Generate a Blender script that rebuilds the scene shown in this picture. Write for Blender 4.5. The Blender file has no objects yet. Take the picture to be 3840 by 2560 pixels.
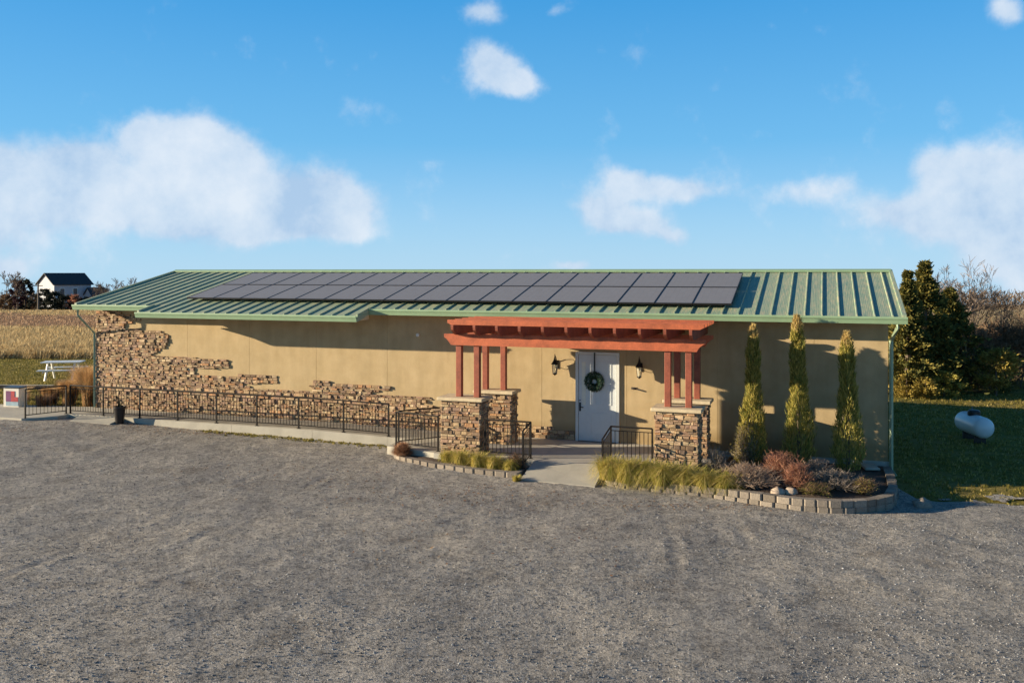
import bpy, math, random
from mathutils import Vector, noise
R = random.Random(7)
sc = bpy.context.scene
C = sc.collection
TH = 0.335; CT, ST = math.cos(TH), math.sin(TH)
X0, Y0, CAMH, F, YH = 2.376, 24.92, 4.7, 3366.0, 1020.0

def W(u, v, z=0.0):
    """building frame (u along the wall, v out of the wall) to the world"""
    return Vector((X0 + u*CT - v*ST, Y0 - u*ST - v*CT, z))
def UV(x, y):
    dx, dy = x-X0, y-Y0
    return dx*CT - dy*ST, -dx*ST - dy*CT
def lerp(a, b, t): return a+(b-a)*t
def interp(x, pts):
    if x <= pts[0][0]: return pts[0][1]
    for (a, p), (b, q) in zip(pts, pts[1:]):
        if x <= b: return lerp(p, q, (x-a)/(b-a))
    return pts[-1][1]
def zg(x, y):
    u, v = UV(x, y)
    z = interp(u, [(-40, .02), (-16, -.02), (-13, -.12), (-5.7, -.22), (7.5, -.36), (14, -.45), (30, -.7), (90, -2.0)])
    if y > 49:
        z2 = interp(y, [(49, z), (110, -.45), (150, -2.2), (200, -4.3), (400, -12), (1500, -50), (4000, -150)])
        return z2
    return z
def nz(x, y, z=0, s=1.0): return noise.noise(Vector((x*s, y*s, z)))

# ------------------------------------------------------------------ materials
def new_mat(name):
    m = bpy.data.materials.new(name); m.use_nodes = True
    nt = m.node_tree; nt.nodes.clear()
    out = nt.nodes.new('ShaderNodeOutputMaterial'); b = nt.nodes.new('ShaderNodeBsdfPrincipled')
    nt.links.new(b.outputs[0], out.inputs[0])
    return m, nt, b
def ramp(nt, fac, stops):
    r = nt.nodes.new('ShaderNodeValToRGB'); e = r.color_ramp.elements
    while len(e) < len(stops): e.new(0.5)
    for k, (p, c) in zip(e, stops): k.position = p; k.color = (c[0], c[1], c[2], 1)
    nt.links.new(fac, r.inputs[0]); return r.outputs[0]
def tex(nt, kind, scale, detail=3, rough=.55, vec=None, **kw):
    t = nt.nodes.new('ShaderNodeTex'+kind)
    t.inputs['Scale'].default_value = scale
    if 'Detail' in t.inputs: t.inputs['Detail'].default_value = detail
    if 'Roughness' in t.inputs: t.inputs['Roughness'].default_value = rough
    for k, v in kw.items(): setattr(t, k, v)
    if vec is not None: nt.links.new(vec, t.inputs['Vector'])
    return t
def coord(nt, scale=(1, 1, 1), rot=(0, 0, 0), kind='Object'):
    tc = nt.nodes.new('ShaderNodeTexCoord'); mp = nt.nodes.new('ShaderNodeMapping')
    mp.inputs['Scale'].default_value = scale; mp.inputs['Rotation'].default_value = rot
    nt.links.new(tc.outputs[kind], mp.inputs[0]); return mp.outputs[0]
def mixc(nt, fac, a, b, mode='MIX'):
    m = nt.nodes.new('ShaderNodeMix'); m.data_type = 'RGBA'; m.blend_type = mode
    for s, v in ((m.inputs[0], fac), (m.inputs[6], a), (m.inputs[7], b)):
        if hasattr(v, 'is_linked'): nt.links.new(v, s)
        elif isinstance(v, (int, float)): s.default_value = v
        else: s.default_value = (v[0], v[1], v[2], 1)
    return m.outputs[2]
def mth(nt, op, a, b=None, c=None):
    m = nt.nodes.new('ShaderNodeMath'); m.operation = op
    for s, v in zip(m.inputs, (a, b, c)):
        if v is None: continue
        if hasattr(v, 'is_linked'): nt.links.new(v, s)
        else: s.default_value = v
    return m.outputs[0]
def bump(nt, b, h, strength=.3, dist=.02, prev=None):
    n = nt.nodes.new('ShaderNodeBump'); n.inputs['Strength'].default_value = strength; n.inputs['Distance'].default_value = dist
    nt.links.new(h, n.inputs['Height'])
    if prev is not None: nt.links.new(prev, n.inputs['Normal'])
    nt.links.new(n.outputs[0], b.inputs['Normal']); return n.outputs[0]
def simple(name, col, rough=.6, var=.15, scale=8, bumpk=0, metal=0, spec=.5, stretch=(1, 1, 1)):
    m, nt, b = new_mat(name)
    v = coord(nt, stretch); n = tex(nt, 'Noise', scale, 5, .6, v)
    lo = [c*(1-var) for c in col]; hi = [min(1, c*(1+var)) for c in col]
    nt.links.new(ramp(nt, n.outputs[0], [(.3, lo), (.7, hi)]), b.inputs['Base Color'])
    b.inputs['Roughness'].default_value = rough; b.inputs['Metallic'].default_value = metal
    b.inputs['Specular IOR Level'].default_value = spec
    if bumpk: bump(nt, b, n.outputs[0], bumpk, .02)
    return m
def island(name, stops, rough=.85, nscale=25, namt=.25, bumpk=.3, trans=0, spec=.3):
    m, nt, b = new_mat(name)
    g = nt.nodes.new('ShaderNodeNewGeometry')
    c = ramp(nt, g.outputs['Random Per Island'], stops)
    n = tex(nt, 'Noise', nscale, 4, .6, coord(nt))
    k = ramp(nt, n.outputs[0], [(.25, (1-namt,)*3), (.75, (1+namt,)*3)])
    c = mixc(nt, 1.0, c, k, 'MULTIPLY')
    nt.links.new(c, b.inputs['Base Color']); b.inputs['Roughness'].default_value = rough
    b.inputs['Specular IOR Level'].default_value = spec
    if bumpk: bump(nt, b, n.outputs[0], bumpk, .01)
    if trans:
        out = [x for x in nt.nodes if x.type == 'OUTPUT_MATERIAL'][0]
        t = nt.nodes.new('ShaderNodeBsdfTranslucent'); nt.links.new(c, t.inputs[0])
        ms = nt.nodes.new('ShaderNodeMixShader'); ms.inputs[0].default_value = trans
        nt.links.new(b.outputs[0], ms.inputs[1]); nt.links.new(t.outputs[0], ms.inputs[2]); nt.links.new(ms.outputs[0], out.inputs[0])
    return m

def mat_gravel():
    m, nt, b = new_mat('gravel'); v = coord(nt)
    big = tex(nt, 'Noise', .22, 5, .6, v); mid = tex(nt, 'Noise', 1.6, 6, .7, v)
    st = tex(nt, 'Voronoi', 32, vec=v); st2 = tex(nt, 'Voronoi', 62, vec=v)
    fine = tex(nt, 'Noise', 45, 6, .75, v)
    c = ramp(nt, st.outputs['Color'], [(0, (.054, .052, .049)), (.35, (.150, .145, .137)), (.65, (.242, .235, .222)), (1, (.56, .53, .49))])
    c2 = ramp(nt, st2.outputs['Color'], [(0, (.068, .064, .058)), (.6, (.20, .19, .175)), (1, (.46, .435, .40))])
    c = mixc(nt, .4, c, c2)
    st3 = tex(nt, 'Voronoi', 11, vec=v)
    c = mixc(nt, 1, c, ramp(nt, st3.outputs['Color'], [(0, (.56, .56, .56)), (.5, (.80, .80, .80)), (.9, (.95, .95, .95)), (1, (1.25, 1.23, 1.2))]), 'MULTIPLY')
    k = ramp(nt, mid.outputs[0], [(.3, (.72, .71, .70)), (.5, (1, 1, 1)), (.72, (1.2, 1.19, 1.17))])
    c = mixc(nt, 1, c, k, 'MULTIPLY')
    k2 = ramp(nt, big.outputs[0], [(.32, (.78, .79, .82)), (.5, (1, 1, 1)), (.68, (1.18, 1.15, 1.10))])
    c = mixc(nt, 1, c, k2, 'MULTIPLY')
    lv = tex(nt, 'Noise', .5, 6, .72, coord(nt, (1, 1.6, 1)))
    dirt = ramp(nt, lv.outputs[0], [(.56, (0, 0, 0)), (.68, (1, 1, 1))])
    dirt = mth(nt, 'MULTIPLY', dirt, .3)
    c = mixc(nt, dirt, c, (.20, .145, .10))
    nt.links.new(c, b.inputs['Base Color']); b.inputs['Roughness'].default_value = .92; b.inputs['Specular IOR Level'].default_value = .2
    h = mth(nt, 'MULTIPLY', st.outputs['Distance'], -1.0)
    n1 = bump(nt, b, h, 1, .05)
    n2 = bump(nt, b, mth(nt, 'MULTIPLY', st2.outputs['Distance'], -1), .9, .02, n1)
    cl6 = tex(nt, 'Noise', 6.5, 5, .7, v)
    n2 = bump(nt, b, cl6.outputs[0], .4, .05, n2)
    n3 = bump(nt, b, mid.outputs[0], .55, .12, n2)
    bump(nt, b, fine.outputs[0], .6, .02, n3)
    return m
def mat_stucco():
    m, nt, b = new_mat('stucco'); v = coord(nt)
    n = tex(nt, 'Noise', 2.2, 5, .6, v); f = tex(nt, 'Noise', 55, 5, .7, v); st = tex(nt, 'Noise', 1.2, 5, .65, coord(nt, (2.2, 2.2, .35)))
    c = ramp(nt, n.outputs[0], [(.3, (.41, .31, .17)), (.7, (.48, .37, .215))])
    k = ramp(nt, st.outputs[0], [(.35, (.93, .93, .92)), (.6, (1.04, 1.04, 1.04))])
    c = mixc(nt, 1, c, k, 'MULTIPLY')
    k = ramp(nt, f.outputs[0], [(.3, (.88, .88, .88)), (.7, (1.1, 1.1, 1.1))])
    c = mixc(nt, 1, c, k, 'MULTIPLY')
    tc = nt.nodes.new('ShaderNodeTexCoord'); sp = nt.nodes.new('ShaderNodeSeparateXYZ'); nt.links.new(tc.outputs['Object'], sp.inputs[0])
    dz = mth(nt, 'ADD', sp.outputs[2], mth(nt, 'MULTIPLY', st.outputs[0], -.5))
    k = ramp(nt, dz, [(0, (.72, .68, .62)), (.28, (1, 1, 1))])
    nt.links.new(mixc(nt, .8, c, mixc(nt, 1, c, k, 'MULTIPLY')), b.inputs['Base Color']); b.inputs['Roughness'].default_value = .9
    b.inputs['Specular IOR Level'].default_value = .2
    n1 = bump(nt, b, f.outputs[0], .5, .012); bump(nt, b, n.outputs[0], .2, .05, n1); return m
def mat_roof():
    m, nt, b = new_mat('green_metal_roof'); v = coord(nt, (2.2, .05, 1))
    n = tex(nt, 'Noise', 9, 5, .7, v); n2 = tex(nt, 'Noise', .7, 3, .5, coord(nt))
    c = ramp(nt, n.outputs[0], [(.32, (.19, .29, .21)), (.5, (.29, .35, .245)), (.66, (.44, .41, .27))])
    k = ramp(nt, n2.outputs[0], [(.3, (.9, .93, .95)), (.7, (1.08, 1.06, 1.0))])
    nt.links.new(mixc(nt, 1, c, k, 'MULTIPLY'), b.inputs['Base Color'])
    b.inputs['Roughness'].default_value = .5; b.inputs['Metallic'].default_value = .0; b.inputs['Specular IOR Level'].default_value = .35
    w = tex(nt, 'Wave', 2.45*3, 0, vec=coord(nt), bands_direction='X')
    bump(nt, b, w.outputs[0], .12, .01); return m
def mat_cedar(name, col):
    m, nt, b = new_mat(name); v = coord(nt, (1, 1, 1))
    n = tex(nt, 'Noise', 3, 6, .65, v); g = tex(nt, 'Wave', 6, 4, vec=coord(nt), bands_direction='Z'); g.inputs['Distortion'].default_value = 4; g.inputs['Detail'].default_value = 3
    c = ramp(nt, n.outputs[0], [(.28, [x*.62 for x in col]), (.5, col), (.75, [min(1, x*1.35) for x in col])])
    g = tex(nt, 'Noise', 26, 6, .75, v)
    k = ramp(nt, g.outputs[0], [(.3, (.74, .72, .72)), (.7, (1.18, 1.16, 1.16))])
    nt.links.new(mixc(nt, 1, c, k, 'MULTIPLY'), b.inputs['Base Color']); b.inputs['Roughness'].default_value = .65
    bump(nt, b, g.outputs[0], .15, .01); return m
def mat_concrete(name, col=(.44, .42, .37)):
    m, nt, b = new_mat(name); v = coord(nt)
    n = tex(nt, 'Noise', 1.5, 6, .65, v); f = tex(nt, 'Noise', 60, 4, .7, v)
    c = ramp(nt, n.outputs[0], [(.25, [x*.78 for x in col]), (.5, col), (.75, [min(1, x*1.12) for x in col])])
    k = ramp(nt, f.outputs[0], [(.3, (.88, .88, .88)), (.7, (1.08, 1.08, 1.08))])
    nt.links.new(mixc(nt, 1, c, k, 'MULTIPLY'), b.inputs['Base Color']); b.inputs['Roughness'].default_value = .85
    bump(nt, b, f.outputs[0], .3, .01); return m
def mat_ground(name, stops, scale=.35):
    m, nt, b = new_mat(name); v = coord(nt)
    a = tex(nt, 'Noise', scale, 6, .65, v); f = tex(nt, 'Noise', 14, 6, .75, v); s2 = tex(nt, 'Noise', 2.5, 5, .7, coord(nt, (.5, 1, 1)))
    mx = mth(nt, 'ADD', mth(nt, 'MULTIPLY', a.outputs[0], .5), mth(nt, 'MULTIPLY', s2.outputs[0], .5))
    c = ramp(nt, mx, stops)
    k = ramp(nt, f.outputs[0], [(.3, (.6, .6, .6)), (.7, (1.35, 1.35, 1.35))])
    nt.links.new(mixc(nt, 1, c, k, 'MULTIPLY'), b.inputs['Base Color']); b.inputs['Roughness'].default_value = 1
    b.inputs['Specular IOR Level'].default_value = .05
    n1 = bump(nt, b, f.outputs[0], 1, .06); bump(nt, b, s2.outputs[0], .6, .15, n1); return m
STONES = [(0, (.13, .085, .055)), (.14, (.33, .225, .13)), (.3, (.42, .30, .17)), (.42, (.27, .175, .115)), (.55, (.36, .235, .165)), (.68, (.48, .37, .22)), (.8, (.20, .14, .10)), (.9, (.43, .235, .115)), (1, (.54, .43, .28))]
M = dict(
    gravel=mat_gravel(), stucco=mat_stucco(), roof=mat_roof(),
    trim=simple('sage_trim_metal', (.25, .37, .225), .45, .08, 3), teal=simple('green_downspout_metal', (.27, .36, .24), .45, .08, 3),
    soffit=simple('soffit', (.42, .33, .2), .8, .1), tanboard=simple('tan_board', (.62, .45, .26), .8, .1),
    stone=island('ledge_stone', STONES, .85, 30, .3, .6), mortar=simple('mortar', (.15, .11, .08), .95, .3, 30, .4),
    capstone=simple('cap_stone', (.56, .46, .30), .85, .15, 6, .3),
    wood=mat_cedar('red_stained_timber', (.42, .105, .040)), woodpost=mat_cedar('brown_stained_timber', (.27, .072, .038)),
    conc=mat_concrete('concrete'), conc2=mat_concrete('concrete_pale', (.40, .375, .31)),
    iron=simple('black_iron', (.014, .012, .011), .6, .3, 20, spec=.2), blackpl=simple('black_glaze', (.012, .010, .011), .35, .3),
    door=simple('white_door_paint', (.62, .66, .66), .45, .04), frame=simple('white_frame_paint', (.66, .68, .64), .45, .05),
    glass=simple('pale_glass', (.75, .76, .66), .15, .05), dark=simple('dark_metal', (.02, .02, .022), .4, .2),
    block=island('retaining_block', [(0, (.15, .125, .10)), (.4, (.22, .19, .155)), (.75, (.28, .24, .195)), (1, (.19, .16, .13))], .95, 35, .3, .8),
    mulch=simple('mulch', (.075, .05, .035), 1, .5, 30, .9), white=simple('white_paint', (.78, .78, .74), .35, .04, 3),
    tank=simple('white_tank_paint', (.74, .78, .80), .28, .05, 2), rock=simple('garden_rock', (.42, .33, .25), .9, .3, 9, .6),
    bark=simple('bark', (.12, .09, .065), .95, .3, 20, .5), greybark=island('grey_bark', [(0, (.15, .115, .09)), (1, (.27, .21, .165))], .95, 10, .2, 0),
    juniper=island('juniper_green', [(0, (.13, .155, .035)), (.5, (.33, .30, .065)), (1, (.60, .48, .14))], .8, 20, .2, 0, .4),
    gold=island('golden_juniper', [(0, (.26, .25, .05)), (.5, (.46, .40, .09)), (1, (.60, .50, .15))], .8, 20, .2, 0, .42),
    tips=island('sunlit_tips', [(0, (.42, .30, .10)), (1, (.60, .46, .20))], .9, 20, .2, 0, .3),  # gold of the sun on the juniper tops is painted into this colour
    cedar=island('cedar_green', [(0, (.05, .06, .016)), (.4, (.11, .11, .028)), (.75, (.19, .165, .038)), (1, (.29, .22, .05))], .85, 12, .3, 0, .2),
    evergreen=island('dark_evergreen', [(0, (.010, .016, .012)), (1, (.03, .034, .02))], .9, 12, .3, 0, .1),
    wreathgreen=island('wreath_green', [(0, (.012, .04, .02)), (1, (.05, .11, .06))], .8, 12, .3, 0, .1),
    purple=island('purple_leaf', [(0, (.030, .014, .020)), (1, (.07, .028, .036))], .9, 12, .3, 0, .1),
    woodtwig=island('wood_twig', [(0, (.07, .045, .028)), (.6, (.13, .09, .055)), (1, (.20, .145, .09))], .95, 10, .2, 0, .1),
    deadtwig=island('dead_twig', [(0, (.24, .17, .125)), (.6, (.38, .28, .21)), (1, (.54, .42, .32))], .95, 10, .2, 0, .15),
    twig=island('brown_twig', [(0, (.12, .075, .045)), (.6, (.21, .135, .08)), (1, (.31, .215, .13))], .95, 10, .2, 0, .15),
    redtwig=island('rusty_twig', [(0, (.28, .12, .08)), (.6, (.42, .21, .13)), (1, (.56, .31, .20))], .95, 10, .2, 0, .15),
    greytwig=island('grey_twig', [(0, (.20, .16, .13)), (1, (.40, .34, .28))], .95, 10, .2, 0, .1),
    leafgold=island('golden_leaf', [(0, (.16, .13, .03)), (.5, (.33, .25, .05)), (1, (.48, .36, .10))], .85, 12, .3, 0, .3),
    liriope=island('strappy_grass', [(0, (.16, .19, .035)), (.3, (.38, .36, .07)), (.7, (.60, .49, .14)), (1, (.74, .57, .27))], .8, 12, .2, 0, .4),
    strawgrass=island('straw_grass', [(0, (.40, .25, .12)), (.5, (.60, .41, .21)), (1, (.78, .60, .36))], .9, 12, .2, 0, .3),
    rustgrass=island('rusty_grass', [(0, (.24, .12, .07)), (.6, (.42, .24, .14)), (1, (.58, .38, .24))], .9, 12, .2, 0, .2),
    lawn=mat_ground('lawn_soil', [(.3, (.12, .105, .025)), (.48, (.19, .165, .042)), (.6, (.28, .22, .08)), (.75, (.34, .27, .12))]),
    field=mat_ground('field_soil', [(.3, (.28, .19, .10)), (.5, (.40, .29, .145)), (.7, (.50, .38, .20))], .08),
    blade=island('lawn_blade', [(0, (.14, .13, .022)), (.5, (.26, .215, .05)), (.85, (.36, .285, .09)), (1, (.46, .36, .15))], .85, 3, .3, 0, .3),
    fieldblade=island('field_blade', [(0, (.34, .23, .11)), (.5, (.56, .41, .20)), (1, (.74, .58, .31))], .9, 1, .2, 0, .3),
    fieldred=island('field_blade_red', [(0, (.30, .18, .11)), (.5, (.44, .28, .17)), (1, (.56, .38, .23))], .9, 1, .2, 0, .2),
    housew=simple('white_siding', (.36, .38, .43), .7, .05, 1), houser=simple('dark_shingle', (.035, .038, .045), .8, .2, 2),
    winglass=simple('window_glass', (.05, .06, .08), .15, .1), polewood=simple('pole_wood', (.16, .13, .10), .9, .2),
    posterred=simple('poster_red', (.42, .03, .04), .5, .25, 6), posterpurple=simple('poster_purple', (.16, .03, .13), .5, .2, 5),
    posterblue=simple('poster_blue', (.30, .42, .48), .5, .2, 6), cabinet=simple('cream_cabinet', (.80, .74, .62), .45, .05),
    timber=simple('dark_timber', (.06, .05, .045), .9, .3, 6, .3), timbertop=simple('sunlit_timber_top', (.36, .34, .26), .9, .2, 6),  # border's sunlit top and shaded face are put into these two colours
    pebble=island('pebble', [(0, (.07, .07, .07)), (.5, (.19, .19, .19)), (.85, (.30, .30, .30)), (1, (.42, .42, .42))], .9, 20, .2, 0),
    leaflitter=island('fallen_leaf', [(0, (.12, .06, .035)), (.6, (.24, .12, .06)), (1, (.36, .22, .10))], .9, 20, .2, 0),
)
def mat_panel():
    m, nt, b = new_mat('solar_cells'); v = coord(nt)
    br = nt.nodes.new('ShaderNodeTexBrick'); nt.links.new(v, br.inputs[0]); br.offset = 0
    br.inputs['Color1'].default_value = (.21, .20, .20, 1); br.inputs['Color2'].default_value = (.225, .215, .215, 1)  # grey of sun scattered on the dark glass is put into the cell colour
    br.inputs['Mortar'].default_value = (.135, .135, .14, 1)
    br.inputs['Scale'].default_value = 6.2; br.inputs['Mortar Size'].default_value = .012; br.inputs['Brick Width'].default_value = 1; br.inputs['Row Height'].default_value = 1
    nt.links.new(br.outputs[0], b.inputs['Base Color']); b.inputs['Roughness'].default_value = .45
    b.inputs['Specular IOR Level'].default_value = .5
    return m
M['panel'] = mat_panel(); M['panelframe'] = simple('panel_frame', (.02, .02, .022), .4, .1, metal=.3)

# ------------------------------------------------------------------ mesh building
class MB:
    def __init__(s): s.v = []; s.f = []; s.m = []; s.mi = 0
    def quad(s, *p):
        k = len(s.v); s.v += [tuple(q) for q in p]; s.f.append(tuple(range(k, k+len(p)))); s.m.append(s.mi)
    def hexa(s, p):
        k = len(s.v); s.v += [tuple(q) for q in p]
        for f in ((0, 3, 2, 1), (4, 5, 6, 7), (0, 1, 5, 4), (1, 2, 6, 5), (2, 3, 7, 6), (3, 0, 4, 7)):
            s.f.append(tuple(k+i for i in f)); s.m.append(s.mi)
    def box(s, x0, x1, y0, y1, z0, z1):
        s.hexa([(x0, y0, z0), (x1, y0, z0), (x1, y1, z0), (x0, y1, z0), (x0, y0, z1), (x1, y0, z1), (x1, y1, z1), (x0, y1, z1)])
    def bbox(s, x0, x1, y0, y1, z0, z1, b=.01):
        """box with chamfered long edges in every direction: three crossed slabs' hull approximated by 24 verts"""
        xs = (x0, x1); ys = (y0, y1); zs = (z0, z1); k = len(s.v); idx = {}
        for ix in (0, 1):
            for iy in (0, 1):
                for iz in (0, 1):
                    x, y, z = xs[ix], ys[iy], zs[iz]; sx, sy, sz = (1-2*ix)*b, (1-2*iy)*b, (1-2*iz)*b
                    for a, p in enumerate(((x, y+sy, z+sz), (x+sx, y, z+sz), (x+sx, y+sy, z))):
                        idx[(ix, iy, iz, a)] = len(s.v); s.v.append(p)
        def F(*q): s.f.append(tuple(idx[t] for t in q)); s.m.append(s.mi)
        for i in (0, 1):
            F(*[(i, a, c, 0) for a, c in ((0, 0), (1, 0), (1, 1), (0, 1))])
            F(*[(a, i, c, 1) for a, c in ((0, 0), (1, 0), (1, 1), (0, 1))])
            F(*[(a, c, i, 2) for a, c in ((0, 0), (1, 0), (1, 1), (0, 1))])
        for i in (0, 1):
            for j in (0, 1):
                F((i, j, 0, 0), (i, j, 1, 0), (i, j, 1, 1), (i, j, 0, 1))
                F((i, 0, j, 0), (i, 1, j, 0), (i, 1, j, 2), (i, 0, j, 2))
                F((0, i, j, 1), (1, i, j, 1), (1, i, j, 2), (0, i, j, 2))
                for l in (0, 1): F((i, j, l, 0), (i, j, l, 1), (i, j, l, 2))
    def prism(s, poly, fn, d0, d1):
        """polygon of (a,b) extruded between d0 and d1; fn(a,b,d)->xyz"""
        k = len(s.v); n = len(poly)
        s.v += [tuple(fn(a, b, d0)) for a, b in poly] + [tuple(fn(a, b, d1)) for a, b in poly]
        s.f.append(tuple(range(k, k+n))); s.m.append(s.mi); s.f.append(tuple(range(k+2*n-1, k+n-1, -1))); s.m.append(s.mi)
        for i in range(n):
            j = (i+1) % n; s.f.append((k+i, k+n+i, k+n+j, k+j)); s.m.append(s.mi)
    def tube(s, pts, rad, n=8, cap=True):
        if not hasattr(rad, '__len__'): rad = [rad]*len(pts)
        pts = [Vector(p) for p in pts]; rings = []
        for i, p in enumerate(pts):
            d = (pts[min(i+1, len(pts)-1)]-pts[max(i-1, 0)])
            d = d.normalized() if d.length > 1e-9 else Vector((0, 0, 1))
            a = d.cross(Vector((0, 0, 1)) if abs(d.z) < .9 else Vector((1, 0, 0))).normalized(); b = d.cross(a)
            k = len(s.v); rings.append(k)
            for j in range(n):
                t = 2*math.pi*j/n; s.v.append(tuple(p+(a*math.cos(t)+b*math.sin(t))*rad[i]))
        for a, b in zip(rings, rings[1:]):
            for j in range(n):
                s.f.append((a+j, a+(j+1) % n, b+(j+1) % n, b+j)); s.m.append(s.mi)
        if cap and n > 2:
            s.f.append(tuple(rings[0]+j for j in range(n))); s.m.append(s.mi); s.f.append(tuple(rings[-1]+j for j in reversed(range(n)))); s.m.append(s.mi)
    def lathe(s, prof, n=20, c=(0, 0, 0), axis=None):
        rings = []
        for r, h in prof:
            k = len(s.v); rings.append(k)
            for j in range(n):
                t = 2*math.pi*j/n; p = Vector((r*math.cos(t), r*math.sin(t), h))
                if axis: p = axis @ p
                s.v.append((p.x+c[0], p.y+c[1], p.z+c[2]))
        for a, b in zip(rings, rings[1:]):
            for j in range(n): s.f.append((a+j, a+(j+1) % n, b+(j+1) % n, b+j)); s.m.append(s.mi)
        s.f.append(tuple(rings[0]+j for j in reversed(range(n)))); s.m.append(s.mi); s.f.append(tuple(rings[-1]+j for j in range(n))); s.m.append(s.mi)
    def build(s, name, mats, parent=None, loc=None, rz=0, smooth=False):
        me = bpy.data.meshes.new(name); me.from_pydata(s.v, [], s.f)
        mats = mats if isinstance(mats, (list, tuple)) else [mats]
        for q in mats: me.materials.append(M[q] if isinstance(q, str) else q)
        me.polygons.foreach_set('material_index', s.m)
        if smooth: me.polygons.foreach_set('use_smooth', [True]*len(s.f))
        me.update(); o = bpy.data.objects.new(name, me); C.objects.link(o)
        if parent: o.parent = parent
        if loc is not None: o.location = loc
        o.rotation_euler = (0, 0, rz); return o
def tag(o, label=None, cat=None, group=None, kind=None):
    if label: o['label'] = label
    if cat: o['category'] = cat
    if group: o['group'] = group
    if kind: o['kind'] = kind
    return o
def thing(name, label, cat, loc=(0, 0, 0), rz=0, group=None):
    o = bpy.data.objects.new(name, None); C.objects.link(o); o.location = loc; o.rotation_euler = (0, 0, rz); o.empty_display_size = .2
    return tag(o, label, cat, group)
def fthing(name, label, cat, u, v, z, group=None): return thing(name, label, cat, W(u, v, z), -TH, group)
def dup(o, parent=None):
    c = o.copy(); C.objects.link(c); c.parent = parent
    for ch in o.children: dup(ch, c)
    return c
# local frame of an fthing: x = u, y = -v, z

# ------------------------------------------------------------------ setting: ground sheets
def grid(xs, ys, zf, keep=None):
    mb = MB(); idx = {}
    def vid(i, j):
        if (i, j) not in idx: idx[(i, j)] = len(mb.v); mb.v.append((xs[i], ys[j], zf(xs[i], ys[j])))
        return idx[(i, j)]
    for i in range(len(xs)-1):
        for j in range(len(ys)-1):
            if keep and not keep((xs[i]+xs[i+1])/2, (ys[j]+ys[j+1])/2): continue
            mb.f.append((vid(i, j), vid(i+1, j), vid(i+1, j+1), vid(i, j+1))); mb.m.append(0)
    return mb
def steps(*segs):
    out = []
    for a, b, d in segs:
        n = max(1, round((b-a)/d)); out += [a+(b-a)*i/n for i in range(n)]
    return out+[segs[-1][1]]
def field_edge(x): return 48.6 + 1.2*nz(x, 3, 5, .15) + .5*nz(x, 9, 2, .8)
xs = steps((-1800, -300, 150), (-300, -90, 15), (-90, 90, 3), (90, 300, 15), (300, 1800, 150))
ys = steps((-400, -40, 40), (-40, 48, 4), (48, 130, 3), (130, 240, 10), (240, 3600, 160))
tag(grid(xs, ys, lambda x, y: zg(x, y)-(.10 if y < 49 else .0)+(.15+.12*nz(x, y, 0, .2) if y > 52 else 0)).build('field_ground', 'field', smooth=True), kind='structure')
tag(grid(steps((-90, 70, .8)), steps((-30, 49.5, .8)), lambda x, y: zg(x, y)-.035+.02*nz(x, y, 0, .8)).build('lawn', 'lawn', smooth=True), kind='structure')

GR = [(-60, -12), (-16.6, 28.2), (-15.2, 31.0), (-13, 33), (9.0, 24), (8.9, 20.05), (11.2, 19.5), (16, 18.9), (40, 16)]
def gravel_top(x): return interp(x, [(-60, 2), (-30, 20), (-16.6, 28.4), (-15.2, 31.0), (9.0, 23.6), (9.05, 20.1), (11.2, 19.6), (16, 18.9), (40, 16)])
def in_building(x, y):
    u, v = UV(x, y); return v < 0 and -17.5 < u < 7.4
def keep_gravel(x, y):
    e = gravel_top(x) + .5*nz(x, y, 1, .7) + .35*nz(x, y, 4, 2.7)
    u, v = UV(x, y)
    if x > 8.7: return y < e or (nz(x, y, 8, 1.6) > .33 and y < e+.9)
    if v < -.05: return x < -12 and y < e and not in_building(x, y) and u < -17.4 and v > -.6
    return y < e
def gz(x, y):
    z = zg(x, y) + .022*nz(x, y, 0, .35) + .02*nz(x, y, 3, 1.1) + .012*nz(x, y, 6, 3.0)
    for (ax, ay, bx, by) in ((1.0, 8, 3.2, 20), (2.3, 8, 4.6, 20), (-9, 8, -4, 24), (-10.6, 8, -5.8, 24), (9.5, 8, 6.5, 18), (11.2, 8, 8.0, 18)):
        if min(ay, by)-1 < y < max(ay, by):
            t = (y-ay)/(by-ay); cx = lerp(ax, bx, t)+.5*math.sin(t*3); d = abs(x-cx)
            if d < .3: z += (-.013*math.cos(d/.3*4.2) if d < .22 else .005)*max(0, .3+1.3*nz(x, y, 2, .5))
    return z
tag(grid(steps((-40, -24, .4), (-24, 24, .13), (24, 40, .4)), steps((-14, 6, .8), (6, 32, .13)), gz, keep_gravel).build('gravel_lot', 'gravel', smooth=True), kind='structure')

# loose stones, leaf litter
mb = MB()
def stone_bit(mb, x, y, z, s, flat=.6):
    k = len(mb.v); a = R.random()*6.28; n = 5
    for j in range(n):
        t = a+6.28*j/n; r = s*(.7+.5*R.random()); mb.v.append((x+r*math.cos(t), y+r*math.sin(t)*.8, z-.3*s))
    for j in range(n):
        t = a+.3+6.28*j/n; r = s*(.4+.4*R.random()); mb.v.append((x+r*math.cos(t), y+r*math.sin(t)*.8, z+s*flat*(.7+.6*R.random())))
    for j in range(n):
        mb.f.append((k+j, k+(j+1) % n, k+n+(j+1) % n, k+n+j)); mb.m.append(0)
    mb.f.append(tuple(k+n+j for j in range(n))); mb.m.append(0)
for _ in range(60000):
    y = 9.5+R.random()**1.7*19; x = (R.random()*2-1)*(.62*y+1)
    if not keep_gravel(x, y) or nz(x, y, 2, .5)+.4*R.random() < -.1: continue
    u, v = UV(x, y)
    if v < 1.6 and u > -17: continue
    stone_bit(mb, x, y, gz(x, y), (.007+.015*R.random()**3))
tag(mb.build('loose_gravel', 'pebble'), kind='stuff', label='loose grey stones strewn over the gravel lot', cat='gravel')
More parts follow.
